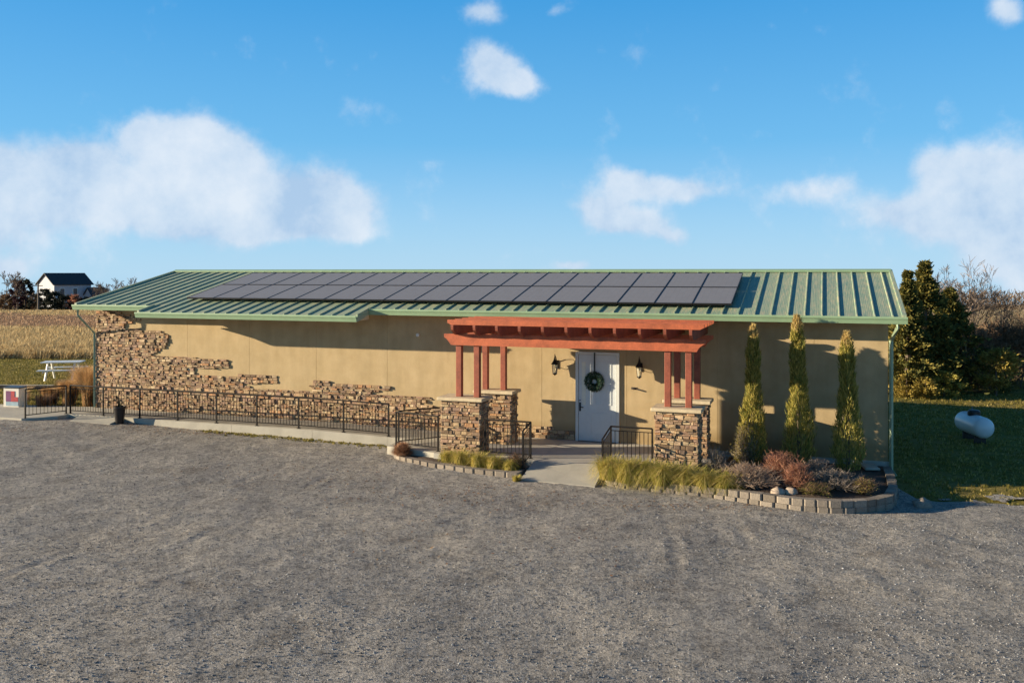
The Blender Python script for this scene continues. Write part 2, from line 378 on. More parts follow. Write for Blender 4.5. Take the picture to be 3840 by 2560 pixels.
mb = MB()
def leaf(mb, p, s, n=None):
    a = R.random()*6.28; t = .5*(R.random()-.5)
    d = Vector((math.cos(a), math.sin(a), t))*s; e = Vector((-math.sin(a), math.cos(a), .5*(R.random()-.5)))*s*.55
    p = Vector(p); mb.quad(p-d, p-e, p+d, p+e)
for cx, cy, rx, ry, n in ((-12, 28.4, 1.6, .8, 500), (-10, 27.5, 2, .6, 450), (-8, 26.9, 2.5, .3, 350), (-15, 27, 1.5, .8, 250), (-1, 20, 3, 1, 350), (-.5, 17, 3, 2, 120), (4, 19.3, 3, .35, 250), (-5, 22, 3, 1.2, 160)):
    for _ in range(n):
        x = R.gauss(cx, rx*.6); y = R.gauss(cy, ry*.6); u, v = UV(x, y)
        if v < 1.5 or (v < 4.2 and -5 < u < 8): continue
        leaf(mb, (x, y, gz(x, y)+.012), .018+.02*R.random())
tag(mb.build('fallen_leaves', 'leaflitter'), kind='stuff', label='brown fallen leaves scattered over the gravel', cat='leaf litter')

# ------------------------------------------------------------------ the building
UL, UR, WL, WR = -17.70, 7.76, -17.55, 7.46
VE, RV = .74, -4.17         # eave and ridge, as v
ZE, SL = 3.61, .2247        # roof plane height at the eave edge, slope
def zr(v): return ZE+SL*(VE-v)
B = fthing('stone_and_stucco_building', 'long low tan stucco building with green standing seam metal roof', 'building', 0, 0, 0)
BD = -6.4                   # rear wall at v = BD
mb = MB()
# walls with a panel joint every 2.44 m: thin recessed lines made as real gaps between boards
joints = [u for u in (WL, -13.8, -11.4, -8.95, -6.5, -4.05, -1.62, 0.82, 3.26, 5.7, WR)]
ztop = zr(0)-.09
for a, b in zip(joints, joints[1:]): mb.box(a+.004, b-.004, 0, .09, -.5, ztop)
mb.box(WL+.02, WR-.02, .012, .1, -.5, ztop-.01)
mb.box(WL, WR, -BD-.1, -BD, -.5, ztop)
for x0, x1 in ((WL, WL+.1), (WR-.1, WR)):
    mb.prism([(.1, -.5), (-BD-.1, -.5), (-BD-.1, ztop-.12), (-RV, zr(RV)-.16), (.1, ztop-.02)], lambda a, b, d: (d, a, b), x0, x1)
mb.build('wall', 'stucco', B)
# roof: pans and standing seams
ribs = []
u = UL+.02
while u < UR: ribs.append(u); u += .4064
mb = MB(); BL, BR = -14.45, -6.72; BV = 1.50
def slab(u0, u1, v0, v1, t=.035):
    z0, z1 = zr(v0), zr(v1); mb.hexa([(u0, -v0, z0-t), (u1, -v0, z0-t), (u1, -v1, z1-t), (u0, -v1, z1-t), (u0, -v0, z0), (u1, -v0, z0), (u1, -v1, z1), (u0, -v1, z1)])
slab(UL, UR, VE, RV)
slab(BL, BR, BV, VE+.001)
# rear slope
zb = zr(VE); mb.hexa([(UL, -RV, zr(RV)-.035), (UR, -RV, zr(RV)-.035), (UR, -BD+VE, zb-.035), (UL, -BD+VE, zb-.035), (UL, -RV, zr(RV)), (UR, -RV, zr(RV)), (UR, -BD+VE, zb), (UL, -BD+VE, zb)])
h = .034
for u in ribs:
    v0 = BV if BL+.02 < u < BR-.02 else VE
    z0, z1 = zr(v0), zr(RV)
    mb.hexa([(u-.022, -v0, z0), (u+.022, -v0, z0), (u+.022, -RV, z1), (u-.022, -RV, z1), (u-.012, -v0, z0+h), (u+.012, -v0, z0+h), (u+.012, -RV, z1+h), (u-.012, -RV, z1+h)])
roof = mb.build('roof', 'roof', B)
mb = MB()   # ridge cap, rake trims
zc = zr(RV)
mb.prism([(-.16, -.005), (0, .035), (.16, -.005), (.16, .035), (0, .085), (-.16, .035)], lambda a, b, d: (d, -RV+a, zc+b-.005), UL-.03, UR+.03)
mb.build('ridge_cap', 'trim', roof)
for x0, x1 in ((UL-.06, UL+.035), (UR-.035, UR+.06)):
    mb = MB(); v0 = VE+.02
    mb.prism([(-v0, zr(v0)-.17), (-RV, zr(RV)-.17), (-BD+v0, zr(v0)-.17), (-BD+v0, zr(v0)+.06), (-RV, zr(RV)+.06), (-v0, zr(v0)+.06)], lambda a, b, d: (d, a, b), x0, x1)
    mb.build('rake_trim', 'roof', roof)
for x0, x1 in ((BL-.05, BL+.02), (BR-.02, BR+.05)):
    mb = MB(); mb.prism([(-BV, zr(BV)-.16), (-VE-.05, zr(VE)-.16), (-VE-.05, zr(VE)+.05), (-BV, zr(BV)+.055)], lambda a, b, d: (d, a, b), x0, x1)
    mb.build('rake_trim', 'roof', roof)
# soffits
mb = MB()
mb.box(UL+.05, UR-.05, -VE+.01, -.002, ZE-.13, ZE-.11)
mb.box(BL+.04, BR-.04, -BV+.02, -VE-.01, zr(BV)-.13, zr(BV)-.11)
mb.build('soffit', 'soffit', B)
mb = MB()   # tan closing boards at the ends of the extended eave
mb.prism([(-VE-.04, zr(BV)-.14), (-BV+.05, zr(BV)-.14), (-BV+.05, zr(BV)-.10), (-VE-.04, zr(VE)-.12)], lambda a, b, d: (d, a, b), BR-.06, BR+.02)
mb.build('end_board', 'tanboard', B)
def gutter(u0, u1, v, z):
    mb = MB(); prof = [(-v, z-.175), (-v-.075, z-.175), (-v-.10, z-.09), (-v-.125, z-.045), (-v-.125, z-.005), (-v-.105, z-.005), (-v-.105, z-.03), (-v-.012, z-.03), (-v, z-.005)]
    mb.prism(prof, lambda a, b, d: (d, a, b), u0, u1); g = mb.build('gutter', 'trim', B)
    return g
gutter(UL-.08, BL-.052, VE, ZE+.01); gutter(BR+.052, UR+.08, VE, ZE+.01); gutter(BL-.05, BR+.05, BV, zr(BV)+.01)
def pipe(pts, w=.085, d=.065):
    mb = MB(); mb.tube(pts, [.048]*len(pts), 4); o = mb.build('downspout', 'teal', B); return o
pipe([(UL+.12, -VE-.05, ZE-.17), (UL+.12, -VE-.05, ZE-.36), (WL-.03, -.07, 2.62), (WL-.03, -.07, .1)])
pipe([(UR-.14, -VE-.03, ZE-.17), (UR-.14, -VE-.03, ZE-.25), (WR+.06, -.10, ZE-.62), (WR+.06, -.10, -.22), (WR+.14, -.32, -.31)])
mb = MB(); mb.tube([(-7.1+1.63, 0, 2.83), (-7.1+1.63, -.06, 2.83)], .05, 10); mb.build('vent_cap', 'frame', B)
mb = MB(); mb.box(WL-.02, WR+.02, -.02, -.001, -.5, -.04); mb.build('foundation', 'conc', B)

# ledge stone cladding on the wall: single stones laid in rows inside the outline
def inside(p, poly):
    x, y = p; c = False; n = len(poly)
    for i in range(n):
        x1, y1 = poly[i]; x2, y2 = poly[(i+1) % n]
        if (y1 > y) != (y2 > y) and x < (x2-x1)*(y-y1)/(y2-y1)+x1: c = not c
    return c
def ledge(mb, fn, u0, u1, z0, z1, test=None, dmin=.028, dmax=.08, hs=(.035, .115), ws=(.05, .19)):
    z = z0
    while z < z1-.01:
        h = min(R.uniform(*hs), z1-z)
        if z1-z-h < .035: h = z1-z
        u = u0
        while u < u1-.01:
            w = R.uniform(*ws)*(1.25-.9*(h-.05))
            if u1-u-w < .07: w = u1-u
            w = min(w, u1-u)
            if (not test or test((u+w/2, z+h/2))):
                parts = [(z, z+h)]
                if h > .1 and R.random() < .35: q = z+h*R.uniform(.4, .6); parts = [(z, q), (q, z+h)]
                for za, zb in parts:
                    d = R.uniform(dmin, dmax); g = .004; b = .012; j = lambda: R.uniform(-.008, .008)
                    mb.mi = 0
                    A = [(u+g, za+g), (u+w-g, za+g), (u+w-g, zb-g), (u+g, zb-g)]
                    I = [(u+g+b+j(), za+g+b*.7+j()*.5), (u+w-g-b+j(), za+g+b*.7+j()*.5), (u+w-g-b+j(), zb-g-b*.7+j()*.5), (u+g+b+j(), zb-g-b*.7+j()*.5)]
                    k = len(mb.v)
                    mb.v += [tuple(fn(a, c, .0)) for a, c in A]+[tuple(fn(a, c, d-.012)) for a, c in A]+[tuple(fn(a, c, d+R.uniform(-.012, .008))) for a, c in I]
                    for q in range(4):
                        r = (q+1) % 4; mb.f += [(k+q, k+r, k+4+r, k+4+q), (k+4+q, k+4+r, k+8+r, k+8+q)]; mb.m += [0, 0]
                    mb.f.append((k+8, k+9, k+10, k+11)); mb.m.append(0)
                mb.mi = 1; o = .016
                mb.quad(fn(u, z, o), fn(u+w, z, o), fn(u+w, z+h, o), fn(u, z+h, o))
            u += w
        z += h
    mb.mi = 0
OUT = [(-17.6, -.45), (-17.6, 3.6), (-16.67, 3.4), (-15.66, 3.1), (-16.24, 2.95), (-16.31, 2.79), (-15.5, 2.77), (-14.79, 2.73), (-14.55, 2.56), (-14.57, 2.23), (-15.01, 2.04), (-15.17, 1.9), (-13.51, 1.93), (-13.4, 1.87), (-12.26, 1.88), (-12.16, 1.62), (-13.45, 1.54), (-13.53, 1.38), (-12.78, 1.37), (-10.36, 1.42), (-10.31, 1.21), (-11.65, 1.11), (-11.25, 1.02), (-9.15, 1.03), (-9.05, 1.34), (-8.68, 1.4), (-8.44, 1.31), (-6.29, 1.29), (-6.34, 1.17), (-7.15, 1.05), (-6.61, 1.0), (-4.98, 1.02), (-5.02, 0.89), (-5.37, 0.82), (-4.6, .62), (-3.2, .55), (-2.6, .42), (-1.87, .36), (-1.24, .30), (-.85, .27), (-.66, .2), (-.66, -.45)]
mb = MB(); ledge(mb, lambda a, c, d: (a, -d-.001, c), WL, -.66, -.15, 3.45, lambda p: inside(p, OUT))
mb.build('stone_cladding', ['stone', 'mortar'], B)
mb = MB(); ledge(mb, lambda a, c, d: (WL-d, -a, c), -1.5, .0, -.15, 3.4)
mb.build('stone_cladding', ['stone', 'mortar'], B)

# door
D = MB(); zt = 2.40
D.box(-.53, .53, -.035, .01, .012, zt)
for (a, b, c, d) in ((-.20, .40, .18, .80), (-.20, .40, 1.02, 2.22)):
    for q in ((a, b, c, c+.03), (a, b, d-.03, d), (a, a+.03, c+.03, d-.03), (b-.03, b, c+.03, d-.03)): D.box(q[0], q[1], -.047, -.034, q[2], q[3])
for k in range(1, 4): D.box(-.20+.15*k-.004, -.20+.15*k+.004, -.041, -.0345, 1.05, 2.19)
door = D.build('door', 'door', B)
mb = MB(); mb.box(-.62, -.54, -.055, .05, -.005, 2.48); mb.box(.54, .62, -.055, .05, -.005, 2.48); mb.box(-.539, .539, -.055, .05, 2.41, 2.48)
mb.build('door_frame', 'frame', door)
mb = MB(); mb.box(-.44, -.33, -.043, -.036, 1.0, 2.2); mb.build('door_glass', 'glass', door)
mb = MB(); mb.box(-.515, -.465, -.05, -.036, .83, 1.07); mb.tube([(-.49, -.05, .95), (-.49, -.10, .95), (-.38, -.10, .94)], .013, 8); mb.lathe([(.001, 0), (.028, .002), (.028, .02), (.001, .022)], 10, (-.49, -.06, 1.12)); mb.build('handle', 'dark', door)
mb = MB(); mb.box(-.54, .54, -.12, -.03, -.003, .012); mb.build('threshold', 'dark', door)

# wreath on the door
wr = fthing('wreath', 'round dark green wreath hanging from a strap on the white door', 'wreath', -.07, .075, 1.67)
mb = MB()
for _ in range(2600):
    t = R.random()*6.283; ph = R.random()*6.283; rr = .165+.11*math.cos(ph)*R.uniform(.5, 1); y = .07*math.sin(ph)
    p = Vector((rr*math.cos(t), y-.02, rr*math.sin(t))); d = Vector((math.cos(t+R.uniform(-.9, 1.2)), R.uniform(-.8, .5), math.sin(t+R.uniform(-.9, 1.2)))).normalized()*.05
    s = d.cross(Vector((R.random()-.5, R.random()-.5, R.random()-.5))).normalized()*.009; mb.quad(p-s, p+s, p+d)
mb.build('greenery', 'wreathgreen', wr)
mb = MB(); mb.box(-.018, .018, -.01, .012, .22, .80); mb.build('strap', 'dark', wr)
mb = MB()
for k in range(60):
    t = R.uniform(-.9, .7); q = R.uniform(.7, 1.15); leaf(mb, (.22*math.cos(t)*q, -.09, .22*math.sin(t)*q), .013)
tag(mb.build('frosted_sprigs', 'white', wr), kind='stuff')

def lantern(u, label, glassmat):
    L = fthing('wall_lantern', label, 'lantern', u, 0, 1.8, 'lanterns beside the door')
    mb = MB(); mb.box(-.05, .05, -.02, -.001, .18, .42); mb.tube([(0, -.02, .38), (0, -.10, .50), (0, -.18, .56), (0, -.22, .50), (0, -.22, .44)], .010, 6)
    mb.tube([(0, -.02, .24), (0, -.10, .22), (0, -.14, .27)], .009, 6); mb.build('bracket', 'iron', L)
    mb = MB(); mb.lathe([(.006, .62), (.012, .56), (.03, .46), (.05, .42), (.105, .335), (.105, .325), (.001, .325)], 12, (0, -.22, 0)); mb.build('lamp_cap', 'iron', L)
    mb = MB(); mb.lathe([(.085, .324), (.06, .07), (.001, .07)], 8, (0, -.22, 0)); mb.build('lamp_glass', glassmat, L)
    mb = MB()
    for k in range(4):
        t = math.pi/4+k*math.pi/2; mb.tube([(.09*math.cos(t), -.22+.09*math.sin(t), .325), (.064*math.cos(t), -.22+.064*math.sin(t), .06)], .006, 4)
    mb.lathe([(.075, .07), (.05, .045), (.012, .02), (.001, 0)], 10, (0, -.22, 0)); mb.build('lamp_cage', 'iron', L)
    return L
def mat_lglass():
    m, nt, b = new_mat('lantern_glass'); b.inputs['Base Color'].default_value = (.85, .8, .62, 1); b.inputs['Roughness'].default_value = .1; b.inputs['Transmission Weight'].default_value = .6; return m
M['lglass'] = mat_lglass()
lantern(-1.17, 'black wall lantern left of the door, between stone pillar and door', 'lglass')
lantern(1.21, 'black wall lantern with cream glass right of the door', 'lglass')
hk = fthing('wall_bracket', 'small bronze bracket on the wall below the right lantern', 'bracket', 1.02, 0, 1.52)
mb = MB(); mb.box(-.07, .07, -.02, -.001, -.03, .03); mb.build('plate', 'timber', hk)
mb = MB(); mb.tube([(0, -.02, 0), (0, -.13, .0)], .022, 8); mb.build('knob', 'timber', hk)

# ------------------------------------------------------------------ solar panels
pw, pl = 1.003, 1.785; k0 = None; pang = math.atan(SL)
def make_panel():
    o = thing('solar_panel', 'x', 'solar panel')
    mb = MB(); mb.box(0, pw, 0, pl, 0, .036)
    fr = MB()
    for q in ((0, pw, 0, .016), (0, pw, pl-.016, pl), (0, .016, .016, pl-.016), (pw-.016, pw, .016, pl-.016)): fr.box(q[0], q[1], q[2], q[3], -.004, .042)
    fr.build('panel_frame', 'panelframe', o)
    mb = MB(); mb.box(.0155, pw-.0155, .0155, pl-.0155, 0, .037); mb.build('glass', 'panel', o); return o
P1 = make_panel(); first = True
ordn = ['first', 'second', 'third', 'fourth', 'fifth', 'sixth', 'seventh', 'eighth', 'middle (ninth)', 'tenth', 'eleventh', 'twelfth', 'thirteenth', 'fourteenth', 'fifteenth', 'sixteenth', 'last']
for row in range(2):
    for k in range(17):
        o = P1 if first else dup(P1); first = False
        u = -13.6+k*1.0155; v = .24-row*1.80
        o.location = W(u, v, zr(v)+.115); o.rotation_euler = (pang, 0, -TH)
        o['label'] = ('dark solar panel in the %s row of the roof array, %s from the left' % (('lower', 'upper')[row], ordn[k]))
        o['group'] = 'solar panels on the green roof'
mb = MB()
for v in (-.15, -1.15, -2.0, -2.95):
    for dv in (0,): mb.hexa([(-13.6, -v, zr(v)+.052), (3.65, -v, zr(v)+.052), (3.65, -v+.04, zr(v)+.06), (-13.6, -v+.04, zr(v)+.06), (-13.6, -v, zr(v)+.108), (3.65, -v, zr(v)+.108), (3.65, -v+.04, zr(v)+.116), (-13.6, -v+.04, zr(v)+.116)])
mb.build('mounting_rails', 'panelframe', B)

# ------------------------------------------------------------------ concrete: ramp, porch, apron, paths
def poly_slab(name, pts, ztops, zbot, mat='conc'):
    mb = MB(); n = len(pts); k = 0
    tops = [tuple(W(u, v, z)) for (u, v), z in zip(pts, ztops)]; bots = [tuple(W(u, v, zbot)) for (u, v) in pts]
    mb.v = tops+bots; mb.f.append(tuple(range(n))); mb.m.append(0)
    for i in range(n): j = (i+1) % n; mb.f.append((i, i+n, j+n, j)); mb.m.append(0)
    return tag(mb.build(name, mat), kind='structure')
ru = [-17.9, -14.5, -11, -8.2, -5.75]
for a, b in zip(ru, ru[1:]): 
    za, zb_ = interp(a, [(-17.9, .085), (-8, .09), (-5.75, .03)]), interp(b, [(-17.9, .085), (-8, .09), (-5.75, .03)])
    poly_slab('ramp', [(a+.004, .0), (a+.004, 1.45), (b-.004, 1.45), (b-.004, .0)], [za, za, zb_, zb_], -.5, 'conc2')
poly_slab('landing', [(-5.75, .0), (-5.75, 1.45), (-5.22, 1.45), (-5.22, 2.5), (-3.65, 2.9), (-3.65, .0)], [.03, .03, .02, 0, 0, 0], -.5, 'conc2')
poly_slab('porch', [(-3.642, .0), (-3.642, 2.96), (-.9, 2.96), (-.9, .0)], [0]*4, -.5)
poly_slab('porch', [(-.892, .0), (-.892, 2.96), (.9, 2.96), (.9, .0)], [0]*4, -.5)
poly_slab('porch', [(.908, .0), (.908, 2.96), (3.3, 2.96), (3.3, .0)], [0]*4, -.5)
poly_slab('walkway', [(-.9, 2.968), (-.9, 4.05), (.92, 4.05), (.92, 2.968)], [-.004, -.235, -.26, -.004], -.5, 'conc2')
poly_slab('sidewalk', [(-17.9, .0), (-24, .9), (-26.5, 2.6), (-18.1, 2.55), (-17.3, 1.9), (-17.3, 1.45), (-17.904, 1.45)], [.08, .07, .04, .06, .07, .08, .083], -.4, 'conc2')
cs = fthing('concrete_kerb_ramp', 'pale sloping concrete kerb piece lying against the ramp beside the black pot', 'kerb ramp', -15.9, 1.46, 0)
mb = MB(); mb.hexa([(-.9, 0, -.2), (.8, 0, -.2), (.8, -.55, -.2), (-.75, -.62, -.2), (-.9, 0, .07), (.8, 0, .07), (.8, -.55, -.03), (-.75, -.62, -.01)][0:4]+[(-.9, 0, .07), (.8, 0, .07), (.8, -.55, -.03), (-.75, -.62, -.01)]); mb.build('slab', 'conc2', cs)

# ------------------------------------------------------------------ railings
def railing(label, pts, group, posts=None, h=.92, sp=.105):
    """pts: list of (u,v,z) post positions; every bay is one panel of balusters"""
    o = fthing('metal_railing', label, 'railing', pts[0][0], pts[0][1], pts[0][2], group)
    L = [(p[0]-pts[0][0], -(p[1]-pts[0][1]), p[2]-pts[0][2]) for p in pts]
    for p in L:
        mb = MB(); mb.box(p[0]-.02, p[0]+.02, p[1]-.02, p[1]+.02, p[2], p[2]+h); mb.box(p[0]-.045, p[0]+.045, p[1]-.045, p[1]+.045, p[2], p[2]+.012); mb.build('post', 'iron', o)
    for a, b in zip(L, L[1:]):
        a, b = Vector(a), Vector(b); d = b-a; n = max(2, round(d.length/sp)); mb = MB()
        for i in range(1, n):
            p = a+d*i/n; mb.tube([p+Vector((0, 0, .11)), p+Vector((0, 0, h-.10))], .0095, 4)
            if i % 4 == 2: mb.lathe([(.001, -.03), (.02, 0), (.001, .03)], 5, tuple(p+Vector((0, 0, .55))))
        mb.tube([a+Vector((0, 0, .10)), b+Vector((0, 0, .10))], .014, 4); mb.tube([a+Vector((0, 0, h-.10)), b+Vector((0, 0, h-.10))], .011, 4)
        mb.build('baluster_panel', 'iron', o)
        mb = MB(); mb.tube([a+Vector((0, 0, h)), b+Vector((0, 0, h))], .022, 6); mb.build('handrail', 'iron', o)
    return o
G = 'black iron railings of ramp and porch'
rz = lambda u: interp(u, [(-17.9, .085), (-8, .09), (-5.75, .03)])
railing('long black iron railing running along the ramp below the stone wall', [(u, 1.38, rz(u)) for u in (-17.3, -15.95, -14.5, -13.05, -11.6, -10.15, -8.7, -7.2, -5.75)], G)
railing('short black iron railing angling out to the sidewalk at the left end of the ramp', [(-17.42, 1.44, .08), (-18.05, 2.45, .05)], G)
railing('black iron railing on the landing in front, left of the left front pillar', [(-5.0, 2.4, .0), (-3.62, 2.72, 0)], G)
railing('black iron railing set at an angle behind the landing railing', [(-5.0, 2.25, .0), (-4.15, 1.25, 0.0)], G)
railing('short black iron railing between left front pillar and porch opening', [(-2.28, 2.78, 0), (-1.05, 2.78, 0), (-1.05, 3.4, -.12)], G)
railing('black iron railing between porch opening and right front pillar', [(1.0, 3.6, -.16), (1.0, 2.72, 0), (2.02, 2.72, 0)], G)

# ------------------------------------------------------------------ stone pillars and pergola
def pillar(label, u0, u1, v0, v1, z0, zc_=1.37):
    um, vm = (u0+u1)/2, (v0+v1)/2; o = fthing('stone_pillar', label, 'stone pillar', um, vm, z0, 'stone pillars carrying the pergola')
    hw, hd = (u1-u0)/2-.06, (v1-v0)/2-.06; H = zc_-z0
    mb = MB()
    ledge(mb, lambda a, c, d: (a, -hd-d, c), -hw-.045, hw+.045, 0, H)
    ledge(mb, lambda a, c, d: (hw+d, a, c), -hd-.045, hd+.045, 0, H)
    ledge(mb, lambda a, c, d: (-a, hd+d, c), -hw-.045, hw+.045, 0, H)
    ledge(mb, lambda a, c, d: (-hw-d, -a, c), -hd-.045, hd+.045, 0, H)
    mb.build('shaft', ['stone', 'mortar'], o)
    mb = MB(); mb.bbox(-hw-.13, hw+.13, -hd-.13, hd+.13, H, H+.085, .012); mb.build('cap', 'capstone', o)
pillar('stone pillar at the front left corner of the pergola', -3.50, -2.38, 2.2, 2.86, -.02)
pillar('stone pillar at the front right corner of the pergola, beside the strappy grass', 2.09, 3.15, 2.22, 2.88, -.12)
pillar('stone pillar by the wall at the back left of the pergola', -3.12, -2.10, .68, 1.28, 0)
pillar('stone pillar by the wall at the back right of the pergola', 2.12, 3.18, .80, 1.38, -.05)

PG = fthing('pergola', 'red stained timber pergola on stone pillars over the entrance', 'pergola', 0, 0, 0)
for v, us in ((2.60, (-3.06, -2.56, 2.38, 2.88)), (1.02, (-2.93, -2.40, 2.36, 2.87))):
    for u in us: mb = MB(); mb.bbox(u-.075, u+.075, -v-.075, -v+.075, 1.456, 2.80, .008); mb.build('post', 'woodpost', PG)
def beam(v, name='beam'):  # carried by the posts
    a, b, z0, z1 = -3.45, 3.28, 2.80, 3.09
    prof = [(a, z1), (a+.0, z1-.09), (a+.07, z1-.13), (a+.13, z1-.2), (a+.20, z0), (b-.20, z0), (b-.15, z1-.2), (b-.07, z1-.13), (b, z1-.09), (b, z1)]
    mb = MB(); mb.prism(prof, lambda p, q, d: (p, d, q), -v-.05, -v+.05); mb.build(name, 'wood', PG)
for v in (2.68, 1.10): beam(v)
for k in range(11):
    u = -3.06+k*.605
    prof = [(-.12, 3.075), (-2.82, 3.075), (-2.90, 3.10), (-3.02, 3.16), (-3.1, 3.22), (-3.12, 3.30), (-3.12, 3.345), (-.12, 3.345)]
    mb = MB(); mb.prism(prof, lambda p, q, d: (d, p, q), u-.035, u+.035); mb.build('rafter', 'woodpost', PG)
for v in (3.0, 2.5, 2.0, 1.55, 1.1, .65, .22):
    a, b, z0, z1 = -3.22, 3.3, 3.347, 3.475
    prof = [(a, z1), (a, z0+.05), (a+.1, z0), (b-.1, z0), (b, z0+.05), (b, z1)]
    mb = MB(); mb.prism(prof, lambda p, q, d: (p, d, q), -v-.045, -v+.045); mb.build('purlin', 'wood', PG)

# ------------------------------------------------------------------ planting beds
def blockwall(label, path, courses, ztop, zb):
    o = fthing('block_retaining_wall', label, 'retaining wall', path[0][0], path[0][1], zb(0) if callable(zb) else zb, 'low block walls of the planting beds')
    ou, ov = path[0]; oz = zb
    segs = []
    for (a, b) in zip(path, path[1:]): segs.append((Vector((a[0], -a[1])), Vector((b[0], -b[1]))))
    tot = sum((b-a).length for a, b in segs)
    def at(s):
        for a, b in segs:
            l = (b-a).length
            if s <= l: return a+(b-a)*(s/l)
            s -= l
        return segs[-1][1]
    mb = MB(); h = .145
    for c in range(courses):
        s = -.1*(c % 2); zt = ztop-c*h
        while s < tot:
            w = R.uniform(.24, .32); p, q = at(max(s, 0)+.004), at(min(s+w, tot)-.004); d = (q-p)
            if d.length > .05:
                n = Vector((d.y, -d.x)).normalized(); jit = R.uniform(-.018, .018); fr = .0+.012*c+jit; bk = -.2; m1 = .03
                pts = []
                for z in (zt-h+.003, zt-.002+R.uniform(-.003, .002)):
                    A = p+n*bk; Bq = q+n*bk; pts.append([A, p+n*(fr-m1), p+d*.12+n*fr, p+d*.88+n*fr, q+n*(fr-m1), Bq, z])
                k = len(mb.v)
                for P in pts: mb.v += [(t.x-ou, t.y+ov, P[6]-oz) for t in P[:6]]
                mb.f.append(tuple(k+i for i in range(6))); mb.f.append(tuple(k+6+i for i in reversed(range(6)))); mb.m += [0, 0]
                for i in range(6): j = (i+1) % 6; mb.f.append((k+i, k+6+i, k+6+j, k+j)); mb.m.append(0)
            s += w
    return mb.build('blocks', 'block', o)
RP = [(1.02, 3.05), (1.05, 3.75), (1.5, 3.92), (2.5, 3.92), (3.6, 4.0), (4.5, 4.2), (5.4, 4.42), (6.2, 4.36), (6.9, 4.0), (7.35, 3.4), (7.5, 2.6), (7.52, 1.3), (7.5, .35)]
LP = [(-4.95, 2.62), (-4.75, 2.95), (-4.2, 3.25), (-3.4, 3.55), (-2.4, 3.78), (-1.5, 3.9), (-1.02, 3.85), (-.98, 3.4), (-.98, 3.0)]
blockwall('curved grey block wall edging the right planting bed with the junipers', RP, 3, -.09, -.5)
blockwall('curved block wall edging the small left bed before the left pillar', LP, 2, -.13, -.45)
def bed(path, back, z, name='planting_bed'):
    mb = MB(); c = Vector((0, 0)); P = [W(u, v-.12) for u, v in path]+[W(u, v) for u, v in back]
    cx = sum(p.x for p in P)/len(P); cy = sum(p.y for p in P)/len(P); k = 0; rings = 7; n = len(P)
    PP = []
    for i in range(n):
        for t in range(4): PP.append(P[i].lerp(P[(i+1) % n], t/4))
    n = len(PP)
    for r in range(rings+1):
        f = r/rings
        for p in PP: x, y = lerp(p.x, cx, f), lerp(p.y, cy, f); mb.v.append((x, y, z+.06*min(1, f*3)+.05*nz(x, y, 0, 2.5)))
    for r in range(rings):
        for i in range(n): j = (i+1) % n; mb.f.append((r*n+i, r*n+j, (r+1)*n+j, (r+1)*n+i)); mb.m.append(0)
    tag(mb.build(name, 'mulch', smooth=True), kind='structure')
bed(RP[1:], [(7.4, .02), (3.35, .02), (3.35, 2.7), (1.1, 2.85)], -.17)
bed(LP, [(-3.5, 2.7)], -.2)

# ------------------------------------------------------------------ plants
def blades(mb, n, h, spread, width, r0=.05, droop=1.0, segs=3, hv=.3):
    for _ in range(n):
        a = R.random()*6.283; rr = r0*math.sqrt(R.random()); b0 = Vector((rr*math.cos(a*1.7), rr*math.sin(a*1.7), 0))
        H = h*(1-hv+2*hv*R.random()*.7); dr = R.uniform(.55, 1.05); sp = spread*(.3+.9*R.random()); w = width*(.6+.6*R.random())
        d = Vector((math.cos(a), math.sin(a), 0)); s = Vector((-math.sin(a), math.cos(a), 0)); pts = []
        for i in range(segs+1):
            t = i/segs; out = sp*t*(.5+.5*t*droop); z = H*(2.1*t-2.3*dr*t**2.2) if droop > 1.2 else H*(t*(1+.25*droop)-.45*droop*t*t*t)
            pts.append((b0+d*out+Vector((0, 0, z)), w*(1-t*.8)))
        k = len(mb.v)
        for p, ww in pts: mb.v += [tuple(p-s*ww/2), tuple(p+s*ww/2)]
        for i in range(segs): mb.f.append((k+2*i, k+2*i+1, k+2*i+3, k+2*i+2)); mb.m.append(mb.mi)
def rough_ground(u, v, z=None):
    w = W(u, v); return (w.x, w.y, zg(w.x, w.y) if z is None else z)
# strappy grass clumps (right of the walkway, and left bed)
pos = [(1.22, 3.65, 'first from the walkway'), (1.66, 3.80, 'second from the walkway'), (2.05, 3.7, 'third from the walkway'), (2.46, 3.78, 'fourth from the walkway'), (2.98, 3.68, 'fifth from the walkway'), (3.4, 3.75, 'sixth from the walkway'), (3.86, 3.76, 'seventh, beside the dead shrubs')]
for u, v, w_ in pos:
    t = thing('grass_clump', 'yellow green grass clump on the right bed edge, %s' % w_, 'grass clump', rough_ground(u, v, -.14), group='yellow green grass clumps along the bed edges')
    mb = MB(); blades(mb, 900, R.uniform(.48, .6) if u < 3.2 else .42, R.uniform(.38, .5), .013, .27, 1.7, 5); mb.build('blades', 'liriope', t)
for u, v, s, w_ in ((-3.15, 3.1, .8, 'left end'), (-2.7, 3.3, 1, 'second from the left'), (-2.2, 3.4, 1, 'middle'), (-1.75, 3.45, .9, 'second from the walkway'), (-1.3, 3.5, .75, 'nearest the walkway')):
    t = thing('grass_clump', 'small green grass clump in the left bed, %s of its row' % w_, 'grass clump', rough_ground(u, v, -.16), group='yellow green grass clumps along the bed edges')
    mb = MB(); blades(mb, 500, .42*s, .34*s, .012, .2, 1.6, 5); mb.build('blades', 'liriope', t)
t = thing('grass_tuft', 'small green tuft at the foot of the left bed wall by the walkway', 'grass tuft', rough_ground(-.95, 4.15)); mb = MB(); blades(mb, 260, .16, .14, .012, .1, .6); mb.build('blades', 'liriope', t)
t = thing('ornamental_grass', 'round rusty brown grass ball at the left corner of the left bed', 'ornamental grass', rough_ground(-4.6, 2.85, -.2)); mb = MB()
